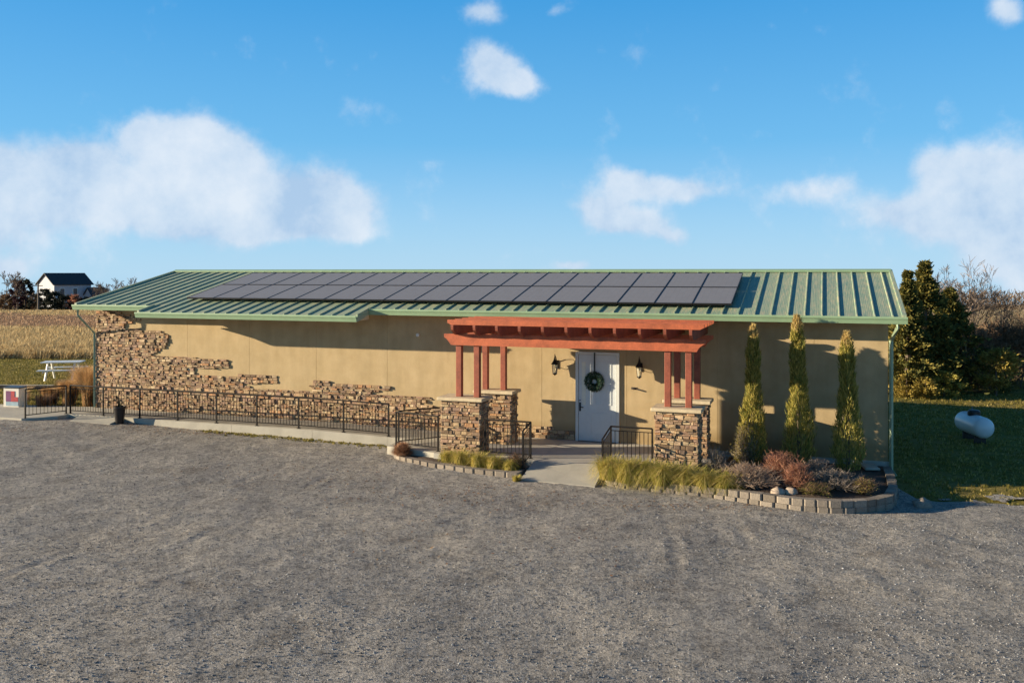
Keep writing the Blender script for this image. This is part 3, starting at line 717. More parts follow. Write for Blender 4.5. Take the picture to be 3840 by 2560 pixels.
for _ in range(4200):
    a = R.random()*6.283; el = R.uniform(.15, 1.57)**.9; d = Vector((math.cos(a)*math.cos(el), math.sin(a)*math.cos(el), math.sin(el))); L = R.uniform(.24, .42); sd = Vector((-math.sin(a), math.cos(a), 0))*.005
    p = Vector((R.gauss(0, .03), R.gauss(0, .03), .04)); m_ = p+d*L*.6+Vector((0, 0, .03)); mb.quad(p-sd, p+sd, m_+sd, m_-sd); mb.quad(m_-sd, m_+sd, p+d*L-Vector((0, 0, .04*R.random())))
mb.build('blades', 'rustgrass', t)
# tall straw grasses by the left end of the building
for x, y, h, s, w_ in ((-14.95, 31.7, 1.6, 1.0, 'largest, against the left end of the building'), (-15.75, 31.9, 1.0, .6, 'middle one left of the building'), (-16.45, 32.0, .7, .5, 'leftmost and lowest near the picnic table')):
    t = thing('ornamental_grass', 'tall straw coloured fountain grass, %s' % w_, 'ornamental grass', (x, y, zg(x, y)), group='straw fountain grasses behind the railing'); mb = MB(); blades(mb, 3400, h, s, .012, .2, .9, 4); mb.build('blades', 'strawgrass', t)
for x, y, h, s, mt, w_ in ((-17.3, 31.6, .5, .35, 'rustgrass', 'low rusty grass tuft behind the left railing'), (-18.1, 33.2, .6, .4, 'strawgrass', 'low straw grass tuft behind the cream cabinet'), (-16.2, 31.0, .55, .4, 'rustgrass', 'low brown grass tuft behind the bend of the railing')):
    t = thing('grass_tuft', w_, 'grass tuft', (x, y, zg(x, y))); mb = MB(); blades(mb, 700, h, s, .010, .2, .8); mb.build('blades', mt, t)

# columnar junipers
def juniper(u, v, h, wbase, label, seed, leanx=0):
    rr = random.Random(seed); x, y, z = rough_ground(u, v, -.15)
    t = thing('columnar_juniper', label, 'juniper', (x, y, z), group='three columnar junipers before the wall')
    mb = MB(); mb.tube([(0, 0, 0), (leanx*.5, 0, h*.5), (leanx, 0, h*.95)], [.05, .03, .006], 6); mb.build('trunk', 'bark', t)
    PR = [(0, .24), (.1, .32), (.28, .29), (.42, .20), (.55, .165), (.8, .14), (.93, .11), (1, .03)]
    mb = MB(); tp = MB(); n = int(8500*h/3.8)
    for i in range(n):
        s = rr.random()**.95; a = rr.random()*6.283
        lump = 1+.38*noise.noise(Vector((math.cos(a)*1.6+seed, math.sin(a)*1.6, s*h*3.1)))+.18*noise.noise(Vector((math.cos(a)*4+seed, math.sin(a)*4, s*h*9)))
        r = wbase/.33*interp(s, PR)*math.sqrt(.25+.75*rr.random())*lump
        p = Vector((r*math.cos(a)+leanx*s, r*math.sin(a), .06+s*h*.94))
        d = Vector((math.cos(a)*.35, math.sin(a)*.35, .95+.3*rr.random()))+Vector((rr.gauss(0, .25), rr.gauss(0, .25), 0)); d = d.normalized()*rr.uniform(.06, .15)
        q = d.cross(Vector((rr.gauss(0, 1), rr.gauss(0, 1), rr.gauss(0, 1)))).normalized()*rr.uniform(.006, .013)
        (tp if s > .88+.07*rr.random() else mb).quad(p-q, p+q, p+d*.6+q*.7, p+d)
    mb.build('foliage', 'juniper', t); tp.build('tip', 'tips', t)
juniper(4.24, 1.1, 3.62, .36, 'leftmost columnar juniper, narrow above and bushy below, nearest the pergola', 3, .03)
juniper(5.36, 1.1, 3.9, .38, 'middle and tallest columnar juniper, its golden tip above the gutter', 5, -.05)
juniper(6.50, 1.05, 3.5, .40, 'rightmost columnar juniper, mostly in shade, nearest the building corner', 9, -.04)

def twiggy(label, name, u, v, h, w, n, mat, seed, leaves=None, nleaf=0, z=-.14, cat='shrub', wd=.0065, flat=1.0):
    h *= 1.25; w *= 1.25; n = int(n*1.3); nleaf = int(nleaf*1.3)
    rr = random.Random(seed); x, y, z = rough_ground(u, v, z); t = thing(name, label, cat, (x, y, z))
    mb = MB(); ends = []
    for _ in range(n):
        a = rr.random()*6.283; el = rr.uniform(.25, 1.45); L = rr.uniform(.6, 1); p = Vector((rr.gauss(0, w*.12), rr.gauss(0, w*.12), 0))
        d = Vector((math.cos(a)*math.cos(el)*w, math.sin(a)*math.cos(el)*w, math.sin(el)*h*flat))*L
        mid = p+d*.5+Vector((rr.gauss(0, .03), rr.gauss(0, .03), .04)); e = p+d
        mb.tube([p, mid, e], [wd, wd*.7, wd*.3], 3, False); ends.append((mid, e))
        for _k in range(6):
            b = mid.lerp(e, rr.uniform(-.6, .9)); g = Vector((rr.gauss(0, .3), rr.gauss(0, .3), rr.uniform(0, .6))).normalized()*rr.uniform(.06, .16)
            mb.tube([b, b+g], [wd*.5, wd*.2], 3, False)
    mb.build('branches', mat, t)
    if leaves:
        mb = MB()
        for _ in range(nleaf):
            m_, e = rr.choice(ends); p = m_.lerp(e, rr.uniform(-.3, 1.05))+Vector((rr.gauss(0, .03), rr.gauss(0, .03), rr.gauss(0, .03))); leaf(mb, p, rr.uniform(.012, .028))
        mb.build('leaves', leaves, t)
    return t
twiggy('yellow leaved shrub at the foot of the leftmost juniper', 'leafy_shrub', 4.08, 1.28, 1.0, .34, 190, 'greytwig', 1, 'gold', 5200)
twiggy('loose dry shrub with pale twigs between right pillar and leftmost juniper', 'dry_shrub', 3.55, 2.55, .6, .42, 110, 'greytwig', 2, 'leafgold', 500)
twiggy('wide greyish brown dead shrub at the front middle of the right bed', 'dead_shrub', 4.35, 3.35, .42, .75, 420, 'deadtwig', 4, 'leaflitter', 900)
twiggy('rust coloured shrub upright behind the garden rocks', 'rusty_shrub', 5.4, 3.35, .52, .33, 420, 'redtwig', 5, 'leaflitter', 900)
twiggy('rusty shrub farther back beneath the middle juniper', 'rusty_shrub', 5.0, 2.6, .60, .5, 330, 'redtwig', 6, 'leaflitter', 800)
twiggy('tangle of bare grey stems low in front of the rightmost juniper', 'bare_shrub', 6.15, 3.0, .34, .65, 260, 'greytwig', 7, 'evergreen', 1200)
twiggy('brown dead shrub behind the bare grey stems', 'dead_shrub', 5.75, 2.2, .4, .5, 220, 'deadtwig', 8)
twiggy('small green and brown plant at the right end of the bed', 'leafy_plant', 6.75, 3.25, .28, .3, 120, 'twig', 9, 'liriope', 1200)
twiggy('dark green low plant under the bare grey stems', 'leafy_plant', 5.75, 3.65, .2, .4, 120, 'twig', 10, 'juniper', 1500)
twiggy('low green plant beside the last grass clump', 'leafy_plant', 3.85, 3.35, .28, .25, 60, 'twig', 11, 'juniper', 900)
twiggy('small brown plant at the right end of the left bed', 'leafy_plant', -1.25, 3.3, .32, .28, 110, 'twig', 12, 'leaflitter', 700, z=-.16)

def rock(label, u, v, s, seed, z=None, fl=.7, name='garden_rock', mat='rock'):
    rr = random.Random(seed); x, y, z = rough_ground(u, v, z); mb = MB(); n, m_ = 12, 8
    for i in range(m_+1):
        ph = math.pi*i/m_
        for j in range(n):
            t = 2*math.pi*j/n; d = Vector((math.sin(ph)*math.cos(t), math.sin(ph)*math.sin(t), math.cos(ph)))
            r = s*(1+.35*noise.noise(d*1.3+Vector((seed, 0, 0)))); mb.v.append((d.x*r*1.15, d.y*r*.9, d.z*r*fl+s*.25))
    for i in range(m_):
        for j in range(n): k = (j+1) % n; mb.f.append((i*n+j, (i+1)*n+j, (i+1)*n+k, i*n+k)); mb.m.append(0)
    return tag(mb.build(name, mat, loc=(x, y, z), smooth=True), label, 'rock')
rock('reddish garden rock at the bed edge, left of a paler rock', 4.98, 3.95, .14, 1, -.12)
rock('pale yellowish garden rock beside the reddish one', 5.25, 3.85, .13, 2, -.12, .9)
rock('grey rock lying on the grass right of the block wall', 7.95, 3.05, .17, 3, -.38, .9, mat='block')
mb = MB(); mb.bbox(-.18, .18, -.3, .3, 0, .06, .02); tag(mb.build('splash_block', 'conc2', loc=W(7.0, .55, -.12), rz=-TH+.2), 'pale concrete splash block on the bed by the right corner of the wall', 'splash block')

# pot
pt = fthing('plant_pot', 'tall tapered black pot standing at the end of the concrete kerb piece', 'pot', -14.98, 1.72, -.07)
mb = MB(); mb.lathe([(.12, 0), (.125, .02), (.175, .48), (.19, .50), (.19, .56), (.165, .56), (.16, .50), (.001, .49)], 24); mb.build('vessel', 'blackpl', pt)
mb = MB(); blades(mb, 60, .34, .12, .012, .06, .5); 
for q in mb.v[:]: pass
mb.v = [(a, b, c+.48) for a, b, c in mb.v]; mb.build('plant', 'evergreen', pt)

# picnic table
px, py = -19.7, 39.4
tb = thing('picnic_table', 'white picnic table standing on the green lawn', 'picnic table', (px, py, zg(px, py)), .16)
def plankset(name, y0, y1, n, z, L=1.0, par=tb):
    mb = MB()
    for i in range(n): a = lerp(y0, y1, i/n); b = lerp(y0, y1, (i+1)/n)-.015; mb.bbox(-L, L, a, b, z, z+.045, .006)
    mb.build(name, 'white', par)
plankset('tabletop', -.38, .38, 5, .75, .82); plankset('bench_seat', -.85, -.55, 2, .44, .82); plankset('bench_seat', .55, .85, 2, .44, .82)
for sx in (-.55, .55):
    for sy in (-1, 1):
        mb = MB(); mb.tube([(sx, sy*.22, .74), (sx, sy*.62, .0)], .05, 4); mb.build('leg', 'white', tb)
    mb = MB(); mb.box(sx-.05, sx-.01, -.8, .8, .36, .44); mb.build('crossbar', 'white', tb)

# cream cabinet with a printed panel, at the left edge
cb = thing('cream_cabinet', 'cream cabinet with red and purple printed panel at the left edge behind the railing', 'cabinet', (-17.15, 31.0, .0), -.2)
mb = MB(); mb.bbox(-.31, .31, -.2, .2, .04, .72, .015); mb.build('body', 'cabinet', cb)
mb = MB(); mb.box(-.33, .33, -.22, .22, .722, .75); mb.build('lid', 'dark', cb)
mb = MB(); mb.box(-.20, .0, -.212, -.202, .26, .62); mb.build('purple_panel', 'posterpurple', cb)
mb = MB(); mb.box(.001, .14, -.212, -.202, .26, .62); mb.box(.141, .28, -.212, -.202, .26, .42); mb.build('red_panel', 'posterred', cb)
mb = MB(); mb.box(-.20, .28, -.211, -.202, .12, .255); mb.build('blue_panel', 'posterblue', cb)
mb = MB(); mb.box(-.30, -.24, -.18, -.12, 0, .05); mb.box(.24, .30, -.18, -.12, 0, .05); mb.box(-.30, -.24, .12, .18, 0, .05); mb.box(.24, .30, .12, .18, 0, .05); mb.build('feet', 'dark', cb)

# landscape timber border
tm = thing('timber_border', 'long low dark timber border on the lawn behind the cream cabinet', 'timber border', (-21.5, 36.3, -.02), -.03)
mb = MB(); mb.bbox(-3.5, 3.0, -.08, .08, -.05, .15, .01); mb.build('timber', 'timber', tm)
mb = MB(); mb.box(-3.5, 3.0, -.078, .082, .151, .17); mb.build('capping', 'timbertop', tm)

# propane tank
tk = thing('propane_tank', 'white horizontal propane tank on the shaded lawn right of the building', 'propane tank', (14.05, 27.3, zg(14, 27.3)), math.radians(86))
mb = MB(); prof = []
r, hl = .31, .62
for i in range(9): t = math.pi/2*i/8; prof.append((max(.001, r*math.sin(t)), -hl-.22*math.cos(t)))
for i in range(9): t = math.pi/2*(1-i/8); prof.append((max(.001, r*math.sin(t)), hl+.22*math.cos(t)))
from mathutils import Matrix
mb.lathe(prof, 32, (0, 0, .47), Matrix.Rotation(math.pi/2, 3, 'Y')); mb.build('tank_body', 'tank', tk, smooth=True)
mb = MB(); mb.lathe([(.17, .74), (.18, .76), (.18, .86), (.14, .91), (.001, .93)], 16); mb.build('valve_dome', 'dark', tk)
mb = MB(); mb.tube([(.1, 0, .84), (.35, -.1, .95), (.7, -.35, .6), (.85, -.5, .02), (1.2, -.9, -.02)], .014, 6); mb.build('supply_pipe', 'dark', tk)
for s in (-.4, .4): mb = MB(); mb.box(s-.04, s+.04, -.16, .16, -.03, .22); mb.build('leg', 'dark', tk)

# ------------------------------------------------------------------ trees
def crown_tree(name, label, cat, loc, h, r, mat, seed, n=5000, shape='cone', size=(.1, .24), group=None, gold=None, trunkh=.08):
    rr = random.Random(seed); t = thing(name, label, cat, loc, 0, group)
    mb = MB(); mb.tube([(0, 0, 0), (0, 0, h*.5), (0, 0, h*.93)], [h*.028, h*.018, .01], 7); mb.build('trunk', 'bark', t)
    mb = MB(); nb = max(20, int(n/(60 if shape == 'cone' else 90))); clumps = []
    for _ in range(nb):
        s = rr.random()**.8
        if shape == 'cone': pr = r*(1-s)**1.15*(.75+.5*rr.random())+.015*r
        else: pr = r*math.sqrt(max(.02, 1-(2*s-1)**2))*(.7+.4*rr.random())
        a = rr.random()*6.283; q = math.sqrt(.2+.8*rr.random())
        clumps.append((Vector((pr*q*math.cos(a), pr*q*math.sin(a), h*(trunkh+(1-trunkh)*s*.97))), r*rr.uniform(.10, .24)*((1.2-1.0*s) if shape == 'cone' else 1), a))
    for i in range(n):
        c, cr, a = clumps[i % nb]
        o = Vector((rr.gauss(0, 1), rr.gauss(0, 1), rr.gauss(0, .45 if shape == 'cone' else .75)))*cr*.7
        p = c+o; out = Vector((math.cos(a), math.sin(a), .45))+Vector((rr.gauss(0, .5), rr.gauss(0, .5), rr.gauss(0, .5)))
        d = out.normalized()*rr.uniform(*size); q = d.cross(Vector((rr.gauss(0, 1), rr.gauss(0, 1), rr.gauss(0, 1)))).normalized()*d.length*.28
        mb.quad(p-q, p+q, p+d*.7+q*.6, p+d)
    mb.build('crown', mat, t); return t
def bare_tree(name, label, cat, loc, h, spread, seed, mat='greybark', group=None, depth=6, r0=None, stems=1, tw=.011):
    rr = random.Random(seed); t = thing(name, label, cat, loc, 0, group); tr = MB(); cr = MB(); lim = h*.55
    def grow(p, d, L, r, k):
        pts = [p]; q = p.copy(); dd = d.copy()
        for i in range(3): dd = (dd+Vector((rr.gauss(0, .12), rr.gauss(0, .12), .05))).normalized(); q = q+dd*L/3; pts.append(q.copy())
        (tr if k >= depth-1 else cr).tube(pts, [r, r*.88, r*.76, r*.62], 5 if k > 3 else 3, False)
        if k == 0: return
        for i in range(rr.choice((2, 3, 3)) if k > 1 else 4):
            a = rr.random()*6.283; ax = dd.cross(Vector((math.cos(a), math.sin(a), .2))).normalized()
            nd = (dd+ax*rr.uniform(.35, .95)*spread).normalized(); grow(pts[rr.choice((1, 2, 3, 3))], nd, L*rr.uniform(.62, .85), max(r*.62, tw), k-1)
    for s in range(stems):
        grow(Vector((rr.gauss(0, .15)*(stems > 1), rr.gauss(0, .15)*(stems > 1), 0)), Vector((rr.gauss(0, .12*stems), rr.gauss(0, .12*stems), 1)).normalized(), h*.34, r0 or h*.018, depth)
    tr.build('trunk', 'bark', t); cr.build('crown', mat, t); return t
def P(px, Y): return ((px-1920)/F*Y)
# right side: red cedars
for px_, Y, h, r, sd, lab in ((3405, 37.6, 5.25, 1.25, 1, 'slim cedar with golden lit side, nearest the building corner'), (3468, 38.6, 5.7, 2.0, 2, 'tallest dark green cedar, pointed top against the sky'), (3560, 40.0, 4.5, 2.0, 3, 'broad dark cedar right of the tallest one'), (3345, 41.5, 4.2, 1.3, 4, 'cedar partly hidden behind the roof corner')):
    x = P(px_, Y); crown_tree('red_cedar', lab, 'cedar', (x, Y, zg(x, Y)-.05), h, r, 'cedar', sd, 17000, 'cone', (.10, .22), 'cedars beyond the right lawn', trunkh=.02)
for px_, Y, h, r, sd, lab in ((3400, 36.6, .9, .6, 11, 'leftmost low golden brown shrub at the cedars'), (3470, 36.4, .8, .6, 12, 'low golden brown shrub below the tallest cedar'), (3540, 36.9, 1.1, .7, 13, 'low olive shrub right of the cedars foot')):
    x = P(px_, Y); crown_tree('low_shrub', lab, 'shrub', (x, Y, zg(x, Y)-.05), h, r, 'leafgold' if sd < 13 else 'gold', sd, 2600, 'round', (.05, .12), 'low shrubs at the foot of the cedars', trunkh=.0)
x = P(3735, 37.5); crown_tree('yellow_bush', 'yellow green bush standing before the brown thicket', 'bush', (x, 37.5, zg(x, 37.5)-.1), 2.0, .95, 'leafgold', 21, 3400, 'round', (.07, .16), trunkh=.25)
for px_, Y, h, sd, lab in ((3620, 42.5, 6.0, 31, 'tall bare grey tree right of the cedars, fine twigs against the sky'), (3690, 44.5, 5.4, 32, 'bare grey tree farther right, second from the cedars'), (3560, 46, 5.6, 36, 'bare tree half hidden behind the cedars')):
    x = P(px_, Y); bare_tree('bare_tree', lab, 'bare tree', (x, Y, zg(x, Y)-.1), h, 1.0, sd, 'greybark', 'bare trees beyond the right lawn', 7)
k = 0
lab = ['leftmost', 'second from the left', 'third from the left', 'fourth from the left', 'fifth from the left', 'sixth from the left', 'seventh from the left', 'rightmost']
for px_, Y, h in ((3600, 39.5, 3.0), (3650, 41, 3.6), (3700, 40, 3.1), (3740, 42, 3.6), (3780, 40.5, 3.2), (3815, 43, 3.7), (3850, 40, 3.3), (3890, 41, 3.6)):
    x = P(px_, Y)
    t = bare_tree('thicket_shrub', 'brown leafless thicket shrub beyond the lawn, %s of its row' % lab[k], 'shrub', (x, Y, zg(x, Y)-.1), h, 1.3, 50+k, 'twig', 'brown thicket shrubs beyond the right lawn', 6, .035, 4, tw=.010); k += 1
# a dark wooded mass behind the thicket (far-off wood)
mb = MB(); rr = random.Random(99)
for i in range(62000):
    x = rr.uniform(18, 75); y = rr.uniform(46, 60); top = 1.5+.8*noise.noise(Vector((x*.35, y*.2, 0)))+.5*noise.noise(Vector((x*1.3, y, 2)))
    z = rr.uniform(-.8, top-(rr.random()**3)*.3); d = Vector((rr.gauss(0, .5), rr.gauss(0, .5), rr.random())).normalized()*rr.uniform(.15, .5); q = d.cross(Vector((rr.gauss(0, 1), rr.gauss(0, 1), 0))).normalized()*rr.uniform(.006, .02)
    mb.quad((x-q.x, y-q.y, z-q.z), (x+q.x, y+q.y, z+q.z), (x+d.x, y+d.y, z+d.z))
tag(mb.build('woods', 'woodtwig'), 'brown leafless woodland behind the thicket on the right', 'woodland', kind='stuff')
# distant tree belt on the horizon
mb = MB()
for i in range(60000):
    x = rr.uniform(-520, 420); y = rr.uniform(330, 420); 
    zt_ = -4.0+1.6*noise.noise(Vector((x*.03, 0, 0)))+1.6*noise.noise(Vector((x*.2, y*.02, 2)))
    z = rr.uniform(-12, zt_); d = Vector((rr.gauss(0, .5), rr.gauss(0, .5), rr.random()+.3)).normalized()*rr.uniform(.7, 1.8); q = d.cross(Vector((rr.gauss(0, 1), rr.gauss(0, 1), 0))).normalized()*rr.uniform(.10, .28)
    mb.quad((x-q.x, y-q.y, z-q.z), (x+q.x, y+q.y, z+q.z), (x+d.x, y+d.y, z+d.z))
tag(mb.build('distant_woods', 'woodtwig'), 'low grey belt of leafless trees on the horizon', 'woodland', kind='stuff')

# left background
def L_(px, Y): return P(px, Y)
H_ = thing('farmhouse', 'white two storey house with dark gable roof on the far left horizon', 'house', (L_(203, 218), 218, -4.3), math.radians(-36))
# local: gable wall faces -y (towards left front) spans x -7.8..0 ; long wall runs +y at x=0
gw, gl, ev, rg = 8.0, 9.3, 6.0, 8.7
mb = MB()
mb.prism([(-gw, 0), (0, 0), (0, ev), (-gw/2, rg-.12), (-gw, ev)], lambda a, b, d: (a, d, b), 0, gl)
mb.build('wall', 'housew', H_)
mb = MB()
for s in (-1, 1):
    x1 = -gw/2+s*(gw/2+.45); zl = ev-.22
    mb.hexa([(-gw/2, -.5, rg-.1), (x1, -.5, zl), (x1, gl+.5, zl), (-gw/2, gl+.5, rg-.1), (-gw/2, -.5, rg+.08), (x1, -.5, zl+.18), (x1, gl+.5, zl+.18), (-gw/2, gl+.5, rg+.08)])
hr = mb.build('roof', 'houser', H_)
for (y, z, w, hh) in ((2.0, 4.2, .5, .75), (5.2, 4.2, .5, .75), (8.6, 4.2, .5, .75), (2.0, 1.3, .5, .8), (6.2, 1.3, .7, .9)):
    mb = MB(); mb.box(.0, .06, y-w-.12, y+w+.12, z-hh-.12, z+hh+.12); wf = mb.build('window', 'frame', H_)
    mb = MB(); mb.box(.06, .075, y-w, y+w, z-hh, z+hh); mb.build('pane', 'winglass', wf)
for (x, z) in ((-5.2, 4.1), (-2.4, 4.1), (-4.3, 1.4)):
    mb = MB(); mb.box(x-.55, x+.55, -.06, 0, z-.85, z+.85); wf = mb.build('window', 'frame', H_)
    mb = MB(); mb.box(x-.43, x+.43, -.075, -.06, z-.72, z+.72); mb.build('pane', 'winglass', wf)
mb = MB(); mb.prism([(-.3, 0), (3.8, 0), (3.8, 3.0), (1.8, 5.0), (-.3, 3.0)], lambda a, b, d: (a, d, b), 7.5, 11.5); mb.build('garage', 'housew', H_)
mb = MB()
for s in (-1, 1):
    x1 = 1.8+s*2.4; mb.hexa([(1.8, 7.2, 5.0), (x1, 7.2, 2.7), (x1, 11.8, 2.7), (1.8, 11.8, 5.0), (1.8, 7.2, 5.2), (x1, 7.2, 2.9), (x1, 11.8, 2.9), (1.8, 11.8, 5.2)])
mb.build('garage_roof', 'houser', H_)
for px_, Y, yt, r, mat, sd, name, lab, cat in (
    (66, 150, 1046, 1.3, 'purple', 61, 'dark_tree', 'dark purple leaved tree left of the farmhouse', 'tree'),
    (94, 152, 1050, 1.35, 'evergreen', 62, 'evergreen_tree', 'dark evergreen tree between purple tree and farmhouse', 'tree'),
    (165, 165, 1085, 1.6, 'evergreen', 63, 'evergreen_shrub', 'dark evergreen shrub below the gable of the farmhouse', 'shrub'),
    (205, 163, 1098, 1.9, 'evergreen', 64, 'evergreen_shrub', 'wide dark evergreen shrub in front of the farmhouse', 'shrub'),
    (245, 160, 1112, 1.8, 'evergreen', 65, 'evergreen_shrub', 'dark evergreen shrub before the long wall of the farmhouse', 'shrub'),
    (285, 158, 1108, 1.5, 'redtwig', 66, 'rusty_shrub', 'rusty brown shrub at the right end of the farmhouse', 'shrub'),
    (325, 158, 1118, 1.6, 'evergreen', 67, 'evergreen_shrub', 'dark evergreen shrub below the small garage roof', 'shrub'),
    (120, 156, 1100, 1.2, 'twig', 68, 'brown_shrub', 'brown shrub right of the dark evergreen tree', 'shrub'),
    (20, 158, 1108, 1.6, 'twig', 69, 'brown_shrub', 'brown shrub at the far left edge of the horizon', 'shrub')):
    x = L_(px_, Y); zb_ = zg(x, Y); h = CAMH-(yt-YH)*Y/F-zb_
    crown_tree(name, lab, cat, (x, Y, zb_), h, r, mat, sd, 3600, 'round', (.15, .4), trunkh=.02)
for px_, Y, yt, sd, lab in ((6, 145, 1030, 71, 'bare tree at the left edge of the photo'), (395, 190, 1062, 72, 'small bare tree on the horizon left of the green roof'), (450, 200, 1046, 73, 'bare tree on the horizon above the green roof edge'), (500, 205, 1050, 75, 'bare tree on the horizon, rightmost above the roof edge')):
    x = L_(px_, Y); zb_ = zg(x, Y); h = CAMH-(yt-YH)*Y/F-zb_
    bare_tree('bare_tree', lab, 'bare tree', (x, Y, zb_), h*1.05, .9, sd, 'greybark', 'bare trees on the left horizon', 6, h*.016, tw=.035)
up = thing('utility_pole', 'thin wooden utility pole beside the farmhouse', 'utility pole', (L_(143, 140), 140, zg(-74, 140)))
hp = CAMH-(1062-YH)*140/F-zg(-74, 140)
mb = MB(); mb.tube([(0, 0, 0), (0, 0, hp)], [.16, .11], 8); mb.build('pole', 'polewood', up)
mb = MB(); mb.box(-.7, .7, -.06, .06, hp-.45, hp-.33); mb.build('crossarm', 'polewood', up)

# ------------------------------------------------------------------ grasses
mb = MB(); rr = random.Random(5)
def tuft(mb, x, y, z, h, w, n):
    for _ in range(n):
        a = rr.random()*6.283; o = Vector((math.cos(a), math.sin(a), 0))*w*rr.random(); d = Vector((math.cos(a)*h*.35*rr.random()+.05*h, math.sin(a)*h*.35*rr.random(), h*(.6+.5*rr.random()))); s = Vector((1, rr.gauss(0, .4), 0))*(.012+.012*rr.random())*(1+h)
        p = Vector((x, y, z))+o; mb.quad(p-s, p+s, p+d)
for _ in range(9000):      # right lawn and strip behind
    x = rr.uniform(7.8, 23); y = rr.uniform(19.2, 37.8)
    u, v = UV(x, y)
    if u < 7.7 or x > .62*y or (x > 8 and y < gravel_top(x)+.1): continue
    tuft(mb, x, y, zg(x, y)-.03, rr.uniform(.04, .10), .08, 4)
for _ in range(9000):      # left lawn
    y = rr.uniform(31, 49); x = -.6*y+rr.random()*(.6*y-15.0 if y < 33 else .6*y*.42)
    u, v = UV(x, y)
    if u > -18.1 and v > -9: continue
    if v > -.2: continue
    tuft(mb, x, y, zg(x, y)-.03, rr.uniform(.04, .09), .1, 4)
for _ in range(260):       # tufts along the edge of the gravel
    u = rr.uniform(-12, -5); v = 1.52+abs(rr.gauss(0, .16)); w = W(u, v); tuft(mb, w.x, w.y, zg(w.x, w.y), rr.uniform(.03, .07), .05, 5)
tag(mb.build('lawn_grass', 'blade'), 'short green grass covering the lawns on both sides', 'grass', kind='stuff')
mb = MB()
for i in range(60000):     # tall dry field
    y = 48.8+rr.random()**1.35*66; x = -.60*y+rr.random()*(.60*y-.36*y)
    if y < field_edge(x): continue
    h = rr.uniform(.22, .6)*(1 if y < 75 else .8)
    red = (y > 70 and noise.noise(Vector((x*.06, y*.09, 0)))+(.35 if 72 < y < 96 else -.25) > 0)
    mb.mi = 1 if red else 0
    z = zg(x, y)+(.13 if y > 51 else 0)
    for _ in range(3):
        a = rr.random()*6.283; p = Vector((x+rr.gauss(0, .15), y+rr.gauss(0, .15), z)); d = Vector((rr.gauss(.15, .4)*h, rr.gauss(0, .3)*h, h*rr.uniform(.6, 1.1))); s = Vector((1, rr.gauss(0, .5), 0))*rr.uniform(.009, .022)*(y/60)
        mb.quad(p-s, p+s, p+d*.75+s*.9, p+d, p+d*.75-s*.9)
tag(mb.build('field_grass', ['fieldblade', 'fieldred']), 'tall dry golden grass of the field on the left', 'tall grass', kind='stuff')

# ------------------------------------------------------------------ sky, sun, camera
SUNV = (Vector((CT, -ST, 0))*2.55 - Vector((-ST, -CT, 0)) + Vector((0, 0, -.585))).normalized()   # direction the light travels
el = math.asin(-SUNV.z); az = math.atan2(-SUNV.x, -SUNV.y)      # compass-like angle of the sun from +Y toward +X
sun = bpy.data.lights.new('sun', 'SUN'); sun.energy = 5.0; sun.angle = math.radians(.5); sun.color = (1, .83, .59)
so = bpy.data.objects.new('sun', sun); C.objects.link(so); so.rotation_euler = SUNV.to_track_quat('-Z', 'Y').to_euler()
w = bpy.data.worlds.new('World'); sc.world = w; w.use_nodes = True; nt = w.node_tree; nt.nodes.clear()
out = nt.nodes.new('ShaderNodeOutputWorld'); bg = nt.nodes.new('ShaderNodeBackground'); bg.inputs[1].default_value = .08
nt.links.new(bg.outputs[0], out.inputs[0])
sky = nt.nodes.new('ShaderNodeTexSky'); sky.sky_type = 'NISHITA'; sky.sun_disc = False; sky.sun_elevation = el; sky.sun_rotation = az
sky.air_density = 1.0; sky.dust_density = .3; sky.ozone_density = 4.0; sky.altitude = 300
hs = nt.nodes.new('ShaderNodeHueSaturation'); hs.inputs['Saturation'].default_value = 1.15; hs.inputs['Value'].default_value = 1.0
nt.links.new(sky.outputs[0], hs.inputs['Color'])
geo = nt.nodes.new('ShaderNodeTexCoord'); sep = nt.nodes.new('ShaderNodeSeparateXYZ'); nt.links.new(geo.outputs['Generated'], sep.inputs[0])
dn = tex(nt, 'Noise', 9, 6, .6, geo.outputs['Generated']); dsub = nt.nodes.new('ShaderNodeVectorMath'); dsub.operation = 'SUBTRACT'; nt.links.new(dn.outputs['Color'], dsub.inputs[0]); dsub.inputs[1].default_value = (.5, .5, .5)
dsep = nt.nodes.new('ShaderNodeSeparateXYZ'); nt.links.new(dsub.outputs[0], dsep.inputs[0])
ymax = mth(nt, 'MAXIMUM', sep.outputs[1], .02)
A_ = mth(nt, 'DIVIDE', sep.outputs[0], ymax); B_ = mth(nt, 'DIVIDE', sep.outputs[2], ymax)
A_ = mth(nt, 'ADD', A_, mth(nt, 'MULTIPLY', dsep.outputs[0], .06)); B_ = mth(nt, 'ADD', B_, mth(nt, 'MULTIPLY', dsep.outputs[1], .05))
